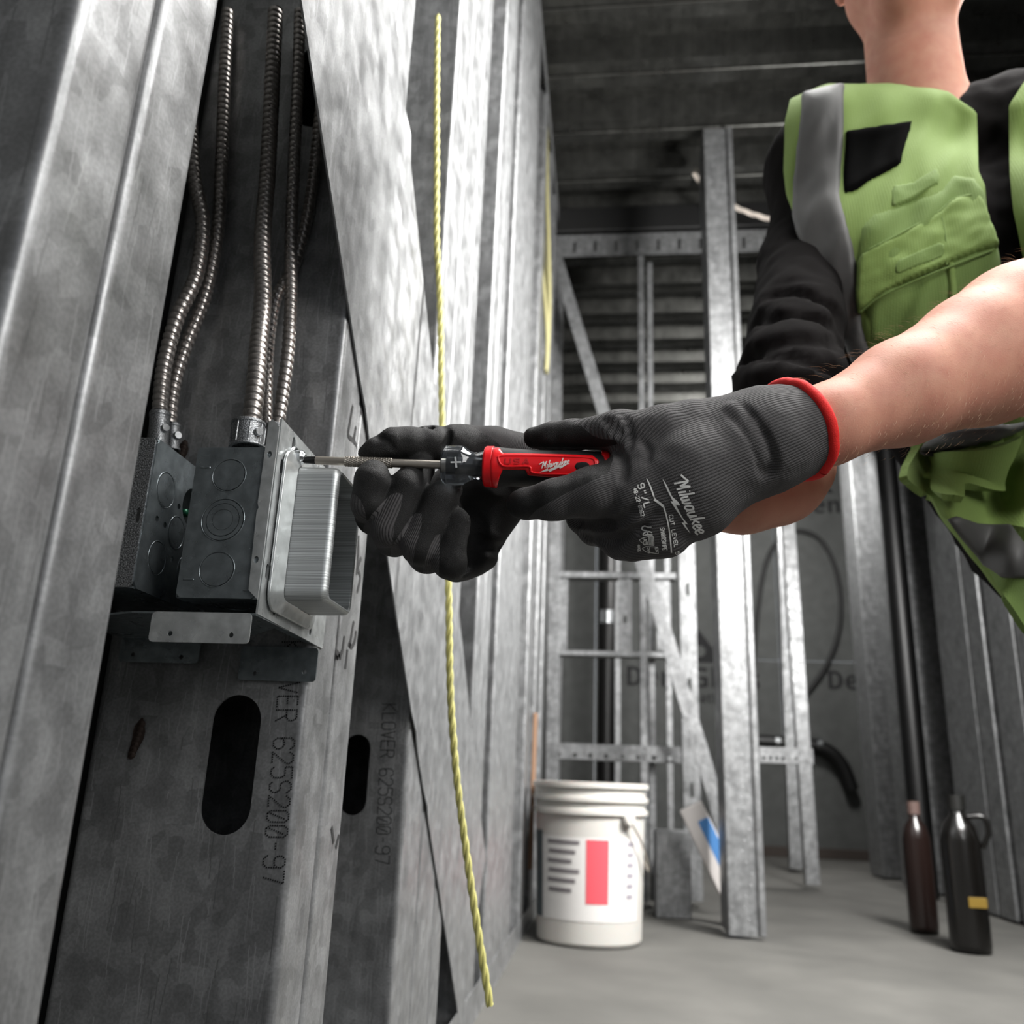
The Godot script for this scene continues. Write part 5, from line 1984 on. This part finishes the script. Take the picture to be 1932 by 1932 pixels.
func far_glove() -> void:
	var thumb := [[1010, 866, 0.590, 46], [930, 850, 0.582, 48], [868, 843, 0.574, 45], [815, 838, 0.564, 37], [775, 836, 0.557, 33], [742, 836, 0.553, 31], [708, 847, 0.550, 22], [688, 855, 0.549, 14]]
	var index := [[760, 960, 0.600, 46], [708, 972, 0.568, 40], [694, 950, 0.545, 34], [702, 905, 0.540, 36], [706, 895, 0.541, 31]]
	var middle := [[800, 985, 0.605, 48], [744, 1010, 0.570, 42], [736, 996, 0.553, 40], [770, 920, 0.551, 39], [793, 884, 0.560, 30]]
	var ring := [[840, 1010, 0.605, 46], [806, 1044, 0.572, 40], [792, 1030, 0.556, 38], [830, 945, 0.553, 37], [846, 925, 0.558, 29]]
	var little := [[880, 1010, 0.600, 46], [862, 1060, 0.574, 38], [850, 1058, 0.560, 37], [868, 985, 0.558, 29], [872, 965, 0.563, 23]]
	var palm := [[[1010, 890, 0.605, 56], [925, 930, 0.592, 58], [880, 990, 0.596, 56]], [[1010, 880, 0.605, 52], [900, 900, 0.602, 54], [800, 960, 0.612, 52]], [[930, 960, 0.592, 54], [890, 1035, 0.584, 48], [868, 1062, 0.580, 34]], [[1020, 884, 0.610, 54], [1120, 905, 0.620, 56]]]
	var bb := bounds([thumb, index, middle, ring, little, palm[0], palm[1], palm[2], palm[3]], 0.012)
	var fd := Field.new(bb[0], bb[1], 0.0019)
	for l: Array in palm:
		chain(fd, l, 0.012)
	chain(fd, thumb, 0.004)
	chain(fd, little, 0.0022)
	chain(fd, ring, 0.0022)
	chain(fd, middle, 0.0022)
	chain(fd, index, 0.0022)
	# puckers: thumb joints, palm hollow, heel of the hand
	for w: Array in [[[768, 800], [782, 818], [786, 842], [776, 858]], [[806, 800], [818, 822], [814, 848]], [[712, 822], [730, 832], [742, 850]], [[838, 800], [846, 820], [838, 846]], [[786, 806], [798, 826], [800, 850]]]:
		groove(fd, V(w), 0.0013, 0.003, 0.42, 0.9)
	groove(fd, V([[868, 1050], [880, 1064], [882, 1084]]), 0.0020, 0.004, 0.42, 0.3)
	groove(fd, V([[885, 960], [900, 1000], [896, 1035], [890, 1060]]), 0.0030, 0.009, 0.42, 0.4)
	groove(fd, V([[890, 1016], [930, 1030], [955, 1040]]), 0.0020, 0.006, 0.42, 0.4)
	fd.rough(0.0006, 60.0, 6)
	var mb := MB.new()
	var c := P(900, 900, 0.59)
	fd.mesh(mb, 0.0, ribs_uv(c, (P(800, 885, 0.57) - P(740, 1010, 0.57)).normalized(), Vector3(-0.4, 0.1, 1), 0.05, 0.0120))
	var z := func(l: Array) -> PackedVector2Array: return PackedVector2Array(zoomed(l, 640, 740, 0.20704))
	var spots := [
		z.call([[60, 930], [150, 930], [200, 990], [235, 1080], [250, 1200], [60, 1160]]),
		z.call([[470, 930], [530, 915], [582, 930], [560, 1050], [505, 1190], [480, 1420], [220, 1420], [220, 1230], [300, 1110], [400, 1000]]),
		z.call([[650, 1140], [700, 1098], [755, 1110], [748, 1230], [690, 1430], [665, 1620], [470, 1620], [470, 1440], [520, 1340]]),
		z.call([[830, 1400], [880, 1305], [920, 1285], [915, 1400], [905, 1780], [760, 1780], [760, 1600]]),
		z.call([[1150, 240], [1200, 300], [1290, 360], [1400, 420], [1480, 500], [1560, 560], [3000, 600], [3000, 200]])]
	var cut := split(mb, func(p: Vector3, n: Vector3) -> float:
		var q := pix(p)
		var d := -1e9
		for s: PackedVector2Array in spots:
			d = maxf(d, poly_dist(s, q))
		return maxf(d * 0.05, -n.dot((EYE - p).normalized()) - 0.15))
	var gl := obj("glove", cut[0], knit_material(), person)
	gl.set_meta("label", "dark grey knit glove with black dipped palm, thumb and finger pinching the driver shaft")
	obj("palm_coating", cut[1], coating_material(), gl)

# torso in metres, world x, y, depth
func T(x: float, y: float, d: float) -> Vector3:
	return Vector3(x, y, -d)

func torso_bones(fd: Field, g: float) -> void:
	for x: Array in [[0.275, 0.300, 0.480, 0.675, 0.0], [0.505, 0.485, 0.63, 0.80, 0.03]]:
		fd.bone(T(x[0], 1.125 + x[4], 0.965), T(x[1], 0.95 + x[4], 0.955), 0.078 + g, 0.096 + g, 0.02)
		fd.bone(T(x[1], 0.95 + x[4], 0.955), T(x[2], 0.66, 0.96), 0.096 + g, 0.098 + g, 0.02)
		fd.bone(T(x[2], 0.66, 0.96), T(x[3], 0.47, 0.97), 0.098 + g, 0.112 + g, 0.02)
	fd.bone(T(0.275, 1.130, 0.965), T(0.505, 1.165, 0.965), 0.074 + g, 0.074 + g, 0.05)
	fd.bone(T(0.385, 1.00, 0.945), T(0.53, 0.67, 0.95), 0.085 + g, 0.085 + g, 0.05)

func body_and_clothes() -> void:
	var skin_tex := Image.create(256, 256, false, Image.FORMAT_RGB8)
	var n1 := noise_image(256, 0.02, FastNoiseLite.TYPE_SIMPLEX_SMOOTH, 4, 31, 0.0, 1.0)
	var rng := RandomNumberGenerator.new()
	rng.seed = 12
	for y in 256:
		for x in 256:
			var k := n1.get_pixel(x, y).r
			var c := Color(0.80, 0.60, 0.505).lerp(Color(0.745, 0.51, 0.435), k)
			if rng.randf() < 0.004:
				c = c.lerp(Color(0.66, 0.36, 0.29), 0.6)
			skin_tex.set_pixel(x, y, c)
	var skin := mat(Color(0.96, 0.95, 0.95), 0.62)
	skin.metallic_specular = 0.35
	skin.albedo_texture = tex(skin_tex)
	skin.subsurf_scatter_enabled = true
	skin.subsurf_scatter_strength = 0.07
	skin.heightmap_enabled = true
	skin.heightmap_texture = M.grains
	skin.heightmap_scale = 0.012
	tri_map(skin, 9.0)
	# the body: arms on fine grids, trunk, neck and head on a coarser one, all one mesh
	var mb := MB.new()
	var bb := bounds([NEAR_ARM], 0.02)
	var near := Field.new(bb[0], bb[1], 0.0045)
	chain(near, NEAR_ARM, 0.012)
	near.rough(0.0008, 9.0, 2)
	near.mesh(mb)
	bb = bounds([FAR_ARM], 0.02)
	var farf := Field.new(bb[0], bb[1], 0.0045)
	chain(farf, FAR_ARM, 0.02)
	chain(farf, [[1470, 925, 0.668, 50], [1492, 918, 0.672, 44]], 0.012)
	farf.mesh(mb)
	var eye_dir := T(-0.5, -0.28, -0.80).normalized()
	var hup := (T(-0.06, 0.95, -0.26) - eye_dir * eye_dir.dot(T(-0.06, 0.95, -0.26))).normalized()
	var hs := eye_dir.cross(hup)
	var hc := T(0.374, 1.415, 0.90)
	var H := func(s: float, u: float, f: float) -> Vector3: return hc + hs * s + hup * u + eye_dir * f
	var trunk := Field.new(T(0.12, 0.36, 1.12), T(0.96, 1.35, 0.80), 0.010)
	torso_bones(trunk, -0.022)
	trunk.bone(T(0.385, 1.17, 0.955), T(0.375, 1.31, 0.93), 0.058, 0.054, 0.03)
	trunk.mesh(mb)
	var head := Field.new(hc - Vector3.ONE * 0.16, hc + Vector3.ONE * 0.15, 0.004)
	head.bone(T(0.380, 1.23, 0.945), T(0.375, 1.34, 0.925), 0.056, 0.053, 0.02)
	head.bone(H.call(0.0, 0.03, -0.02), H.call(0.0, 0.035, 0.018), 0.088, 0.080, 0.02)
	head.bone(H.call(0.0, -0.03, 0.02), H.call(0.0, -0.085, 0.058), 0.064, 0.034, 0.03)
	head.bone(H.call(0.036, -0.055, 0.01), H.call(-0.036, -0.055, 0.01), 0.040, 0.040, 0.03)
	head.bone(H.call(0.0, 0.004, 0.092), H.call(0.0, -0.034, 0.108), 0.009, 0.013, 0.012)
	for s: float in [-1.0, 1.0]:
		head.bone(H.call(s * 0.033, 0.003, 0.106), H.call(s * 0.033, 0.003, 0.110), 0.017, 0.017, 0.012, true)
		head.bone(H.call(s * 0.033, 0.003, 0.082), H.call(s * 0.033, 0.003, 0.083), 0.0125, 0.0125, 0.004)
		head.bone(H.call(s * 0.020, 0.024, 0.092), H.call(s * 0.048, 0.024, 0.080), 0.009, 0.008, 0.012)
		head.bone(H.call(s * 0.083, 0.012, -0.012), H.call(s * 0.086, -0.030, -0.006), 0.013, 0.009, 0.008)
	head.bone(H.call(-0.016, -0.060, 0.083), H.call(0.016, -0.060, 0.083), 0.0075, 0.0075, 0.012)
	head.bone(H.call(-0.018, -0.067, 0.093), H.call(0.018, -0.067, 0.093), 0.0022, 0.0022, 0.003, true)
	head.bone(H.call(-0.013, -0.073, 0.081), H.call(0.013, -0.073, 0.081), 0.0075, 0.0075, 0.012)
	head.mesh(mb)
	var body := obj("body", mb, skin, person)
	# hair, eyes
	var hf := Field.new(hc - Vector3.ONE * 0.15, hc + Vector3.ONE * 0.15, 0.005)
	hf.bone(H.call(0.0, 0.045, -0.028), H.call(0.0, 0.050, 0.012), 0.092, 0.082, 0.02)
	hf.rough(0.004, 60.0, 8)
	mb = MB.new()
	hf.mesh(mb)
	var hp := split(mb, func(p: Vector3, _n: Vector3) -> float: return (p - (H.call(0.0, 0.055, 0.05) as Vector3)).dot(hup) - (p - (H.call(0.0, 0.055, 0.05) as Vector3)).dot(eye_dir) * 0.9)
	obj("hair", hp[0], mat(Color(0.22, 0.14, 0.09), 0.6), body)
	for s: float in [-1.0, 1.0]:
		mb = MB.new()
		mb.lathe_smooth([Vector2(0.0004, 0.0008), Vector2(0.003, 0.0004), Vector2(0.0052, -0.0006)], H.call(s * 0.033, 0.002, 0.0955), eye_dir, 12)
		obj("iris", mb, mat(Color(0.12, 0.16, 0.18), 0.2), body)
	# fine hairs on the forearms
	mb = MB.new()
	rng.seed = 77
	var arm_poly := PackedVector2Array(V([[1530, 738], [1600, 690], [1720, 620], [1850, 540], [1945, 490], [1945, 800], [1800, 840], [1650, 868], [1560, 888]]))
	var made := 0
	while made < 620:
		var q := Vector2(rng.randf_range(1530, 1945), rng.randf_range(480, 890))
		if not Geometry2D.is_point_in_polygon(q, arm_poly):
			continue
		var a := march(q.x, q.y, near.at, 0.45, 0.3)
		hair(mb, a, near.grad(a), rng, 0.005, 0.00006)
		made += 1
	for k in 110:        # along the upper edge of the arm
		var t := rng.randf()
		var q := Vector2(lerpf(1500, 1940, t), 0.0)
		q.y = lerpf(735, 475, t) + rng.randf_range(-6, 14)
		var a := march(q.x, q.y, near.at, 0.45, 0.3)
		hair(mb, a, (near.grad(a) + Vector3(-0.1, 0.5, 0)).normalized(), rng, 0.009, 0.00004)
	obj("arm_hair", mb, mat(Color(0.66, 0.53, 0.40), 0.5), body).set_meta("kind", "stuff")
	print("t body ", Time.get_ticks_msec())
	clothes()

func hair(mb: MB, a: Vector3, n: Vector3, rng: RandomNumberGenerator, l: float, w: float) -> void:
	var along := Vector3(-0.7, -0.55 + rng.randf_range(-0.5, 0.5), rng.randf_range(-0.3, 0.3))
	along = (along - n * along.dot(n)).normalized()
	var len := l * rng.randf_range(0.5, 1.3)
	var p0 := a
	var p1 := a + (along * 0.6 + n * 0.5) * len * 0.5
	var p2 := a + (along * 1.0 + n * 0.45) * len
	var s := along.cross(EYE - a).normalized() * w
	mb.face([p0 - s, p0 + s, p1 + s, p1 - s])
	mb.face([p1 - s, p1 + s, p2])

func clothes() -> void:
	# black shirt: trunk and both sleeves
	var cloth := mat(Color(0.075, 0.068, 0.068), 0.95)
	cloth.metallic_specular = 0.15
	cloth.heightmap_enabled = true
	cloth.heightmap_texture = M.grains
	cloth.heightmap_scale = 0.03
	tri_map(cloth, 16.0)
	var sleeve := [[1545, 375, 0.990, 84], [1512, 500, 0.940, 86], [1503, 610, 0.855, 92], [1490, 720, 0.775, 106], [1490, 800, 0.730, 106]]
	var sl2 := [[2140, 320, 0.860, 110], [2110, 460, 0.77, 125], [2085, 560, 0.69, 160]]
	var fd := Field.new(T(0.10, 0.40, 1.10), T(0.96, 1.28, 0.66), 0.007)
	torso_bones(fd, -0.006)
	chain(fd, sleeve, 0.012)
	chain(fd, sl2, 0.012)
	# rumples round the right sleeve
	for k in 8:
		var y := 470.0 + k * 40.0
		var off := 18.0 * sin(k * 2.1)
		groove(fd, V([[1392, y + 26 + off], [1450, y + 4 + off * 0.5], [1520, y + 2], [1610, y + 34 - off]]), 0.004, 0.010, 0.60, 0.75)
	fd.rough(0.003, 30.0, 5)
	var mb := MB.new()
	fd.mesh(mb)
	var cutp := P(1490, 800, 0.715)
	var sh := split(mb, func(p: Vector3, _n: Vector3) -> float: return p.y - cutp.y + 0.01 + maxf(0.0, p.x - 0.22) * 5.0)
	obj("shirt", sh[0], cloth, person).set_meta("label", "black long shirt with rumpled sleeve")
	# trousers, kneeling
	var tf := Field.new(T(0.30, 0.0, 1.20), T(1.10, 0.62, 0.40), 0.012)
	tf.bone(T(0.68, 0.46, 0.97), T(0.80, 0.47, 0.97), 0.118, 0.118, 0.05)
	for s: Array in [[0.67, 0.80], [0.80, 0.95]]:
		tf.bone(T(s[0], 0.44, 0.97), T(s[1], 0.09, 0.66), 0.095, 0.068, 0.03)
		tf.bone(T(s[1], 0.085, 0.66), T(s[1] + 0.02, 0.075, 1.05), 0.068, 0.05, 0.03)
	mb = MB.new()
	tf.mesh(mb)
	obj("trousers", mb, mat(Color(0.10, 0.11, 0.14), 0.9), person)
	# safety vest
	var tor := Field.new(T(0.10, 0.36, 1.12), T(0.98, 1.30, 0.78), 0.010)
	torso_bones(tor, 0.014)
	var fold_noise := FastNoiseLite.new()
	fold_noise.seed = 21
	fold_noise.frequency = 0.012
	fold_noise.fractal_octaves = 2
	var surf := func(px: float, py: float) -> Vector3: return march(px, py, tor.at, 0.70, 0.45)
	var wave := func(q: Vector2, s: float) -> float: return 0.008 * fold_noise.get_noise_2d(q.x * 0.9 + q.y * 0.35, q.y * 0.4) * clampf(s / 25.0, 0.2, 1.0)
	var weave := Image.create(32, 32, false, Image.FORMAT_L8)
	for y in 32:
		for x in 32:
			var h := 0.5 + 0.25 * sin(x * TAU / 8.0) + 0.25 * sin(y * TAU / 8.0 + (PI if (x / 8) % 2 else 0.0))
			weave.set_pixel(x, y, Color(h, h, h))
	var lime := mat(Color(0.44, 0.53, 0.265), 0.85)
	lime.heightmap_enabled = true
	lime.heightmap_texture = tex(weave)
	lime.heightmap_scale = 0.03
	lime.rim_enabled = true
	lime.rim = 0.15
	tri_map(lime, 90.0)
	var lime2 := lime.duplicate()
	lime2.albedo_color = Color(0.40, 0.49, 0.245)
	var grey := mat(Color(0.27, 0.268, 0.265), 0.6)
	var z4 := func(l: Array) -> Array: return zoomed(l, 1440, 320, 0.25466)
	var z5 := func(l: Array) -> Array: return zoomed(l, 1480, 800, 0.23395)
	mb = MB.new()
	panel(mb, V([[1490, 185], [1560, 158], [1680, 156], [1790, 172], [1843, 210], [1846, 322], [1858, 350], [1862, 390], [1875, 450], [1888, 520], [1960, 800], [2060, 1200], [2010, 1290], [1932, 1178], [1900, 1140], [1850, 1076], [1780, 985], [1742, 925], [1716, 890], [1722, 850], [1690, 800], [1648, 690], [1560, 500], [1500, 410], [1484, 370], [1478, 322], [1480, 230]]), 9.0, surf, 0.004, 10.0, 0.006, wave)
	var vest := obj("vest", mb, lime, person)
	vest.set_meta("label", "lime green safety vest with dark grey bands and pocket flaps")
	mb = MB.new()
	panel(mb, V([[1960, 110], [1903, 200], [1905, 330], [1912, 400], [1926, 470], [1990, 720], [2070, 1000], [2180, 1000], [2200, 150], [2060, 100]]), 10.0, surf, 0.006, 10.0, 0.006, wave)
	obj("left_front", mb, lime, vest)
	mb = MB.new()
	panel(mb, V([[1512, 178], [1596, 158], [1590, 322], [1592, 372], [1600, 410], [1612, 470], [1617, 510], [1623, 575], [1634, 625], [1645, 670], [1640, 700], [1610, 690], [1575, 600], [1547, 524], [1534, 498], [1519, 478], [1504, 442], [1497, 410], [1497, 345]]), 6.0, surf, 0.008, 4.0, 0.004, wave)
	obj("reflective_band", mb, grey, vest)
	mb = MB.new()
	panel(mb, V([[1594, 250], [1720, 230], [1700, 322], [1668, 335], [1640, 352], [1616, 367], [1596, 378], [1590, 368], [1590, 330]]), 5.0, surf, 0.009, 3.0, 0.003, wave)
	var felt := mat(Color(0.04, 0.04, 0.04), 0.95)
	felt.metallic_specular = 0.1
	obj("black_patch", mb, felt, vest)
	# pocket, flap, touch-fastener patches
	mb = MB.new()
	panel(mb, z4.call([[690, 540], [720, 420], [800, 330], [1300, 150], [1400, 40], [1560, 60], [1640, 170], [1660, 300], [1700, 420], [1760, 680], [1800, 1300], [790, 1300], [745, 1080], [700, 800]]), 7.0, surf, 0.0065, 6.0, 0.005, wave)
	var pk := obj("pocket", mb, lime2, vest)
	mb = MB.new()
	var flap := func(q: Vector2, s: float) -> float:
		var along := (q - Vector2(1636, 475)).dot(Vector2(0.42, 0.907)) 
		return 0.0035 * fold_noise.get_noise_2d(q.x * 1.1 + q.y * 0.6, q.y * 1.1) + 0.006 * clampf(along / 110.0, 0.0, 1.2)
	panel(mb, V([[1636, 474], [1660, 462], [1700, 442], [1771, 402], [1785, 388], [1802, 375], [1822, 369], [1845, 367], [1853, 382], [1860, 402], [1870, 436], [1878, 466], [1877, 475], [1840, 485], [1784, 506], [1735, 526], [1695, 544], [1672, 555], [1656, 565], [1640, 580], [1628, 592], [1620, 592], [1616, 560], [1616, 530], [1617, 496], [1624, 482]]), 4.5, surf, 0.009, 2.0, 0.008, flap)
	obj("pocket_flap", mb, lime, pk)
	mb = MB.new()
	panel(mb, z4.call([[950, 745], [985, 690], [1100, 640], [1280, 565], [1318, 590], [1325, 640], [1310, 690], [1200, 735], [985, 814], [955, 795]]), 3.0, surf, 0.0098, 0.8, 0.001, flap)
	obj("fastener_patch", mb, lime2, pk)
	mb = MB.new()
	panel(mb, z4.call([[930, 195], [960, 152], [1100, 120], [1190, 65], [1275, 22], [1300, 85], [1290, 148], [1200, 195], [1080, 262], [962, 314], [936, 302]]), 3.0, surf, 0.0074, 0.8, 0.001, wave)
	obj("fastener_patch", mb, lime2, pk)
	mb = MB.new()
	panel(mb, z4.call([[1330, 700], [1405, 700], [1432, 900], [1440, 1100], [1370, 1100]]), 4.0, surf, 0.0105, 2.0, 0.003, wave)
	obj("pocket_strap", mb, lime, pk)
	# seams on the flap
	mb = MB.new()
	for l: Array in [[[1640, 470], [1700, 440], [1770, 400], [1800, 375], [1844, 367]], [[1624, 588], [1658, 562], [1720, 532], [1800, 500], [1874, 472]], [[1776, 405], [1784, 450], [1786, 503]]]:
		var q := []
		for p: Vector2 in even(spline(V(l), 6), 4.0):
			var w: Vector3 = surf.call(p.x, p.y)
			var along := (p - Vector2(1636, 475)).dot(Vector2(0.42, 0.907))
			q.append(w + (EYE - w).normalized() * (0.0095 + 0.006 * clampf(along / 110.0, 0.0, 1.2)))
		mb.tube(q, 0.0011, 6)
	obj("seam", mb, lime2, pk)
	# lower part hanging free below the forearm
	var low := func(px: float, py: float) -> Vector3:
		return P(px, py, 0.845 + 0.018 * sin(px * 0.045 + py * 0.012) + 0.012 * sin(py * 0.035 - px * 0.02) + maxf(0.0, px - 1850.0) * 0.0001)
	mb = MB.new()
	panel(mb, z5.call([[1115, 150], [1900, -20], [2300, -60], [2300, 900], [1832, 812], [1700, 812], [1560, 802], [1460, 768], [1390, 742], [1310, 768], [1262, 742], [1222, 655], [1190, 590], [1090, 520], [1000, 452], [985, 412], [1005, 330], [1060, 240]]), 6.0, low, 0.0, 3.0, 0.008)
	var lf := obj("lower_front", mb, lime, vest)
	mb = MB.new()
	panel(mb, z5.call([[1112, 178], [1300, 120], [1900, -20], [2300, -100], [2300, 0], [1925, 62], [1640, 140], [1310, 235], [1230, 258], [1180, 255], [1140, 215]]), 5.0, low, 0.026, 2.0, 0.010)
	obj("reflective_band", mb, grey, vest)
	mb = MB.new()
	panel(mb, z5.call([[1310, 766], [1390, 742], [1460, 766], [1560, 800], [1700, 812], [1830, 810], [1932, 960], [2200, 1010], [2200, 1260], [1932, 1246], [1760, 1240], [1690, 1190], [1640, 1160], [1600, 1140], [1560, 1080], [1420, 920]]), 5.0, low, 0.003, 2.0, 0.004)
	obj("reflective_band", mb, grey, vest)
	mb = MB.new()
	panel(mb, z5.call([[1640, 1166], [1700, 1200], [1760, 1243], [1932, 1248], [2200, 1262], [2200, 2200], [2080, 1800], [1932, 1620], [1850, 1490], [1700, 1280]]), 5.0, low, 0.0, 2.0, 0.006)
	obj("hem_panel", mb, lime2, lf)
	mb = MB.new()
	var tab := func(q: Vector2, s: float) -> float: return 0.010 + 0.012 * clampf((q.x - 1720.0) / 150.0, 0.0, 1.0)
	panel(mb, z5.call([[1748, 130], [1690, 200], [1640, 290], [1610, 420], [1602, 540], [1500, 560], [1395, 580], [1385, 640], [1380, 682], [1330, 670], [1250, 610], [1195, 480], [1150, 260], [1310, 240], [1500, 190]]), 5.0, low, 0.0, 3.0, 0.008, tab)
	obj("pocket_flap", mb, lime, lf)
	print("t clothes ", Time.get_ticks_msec())
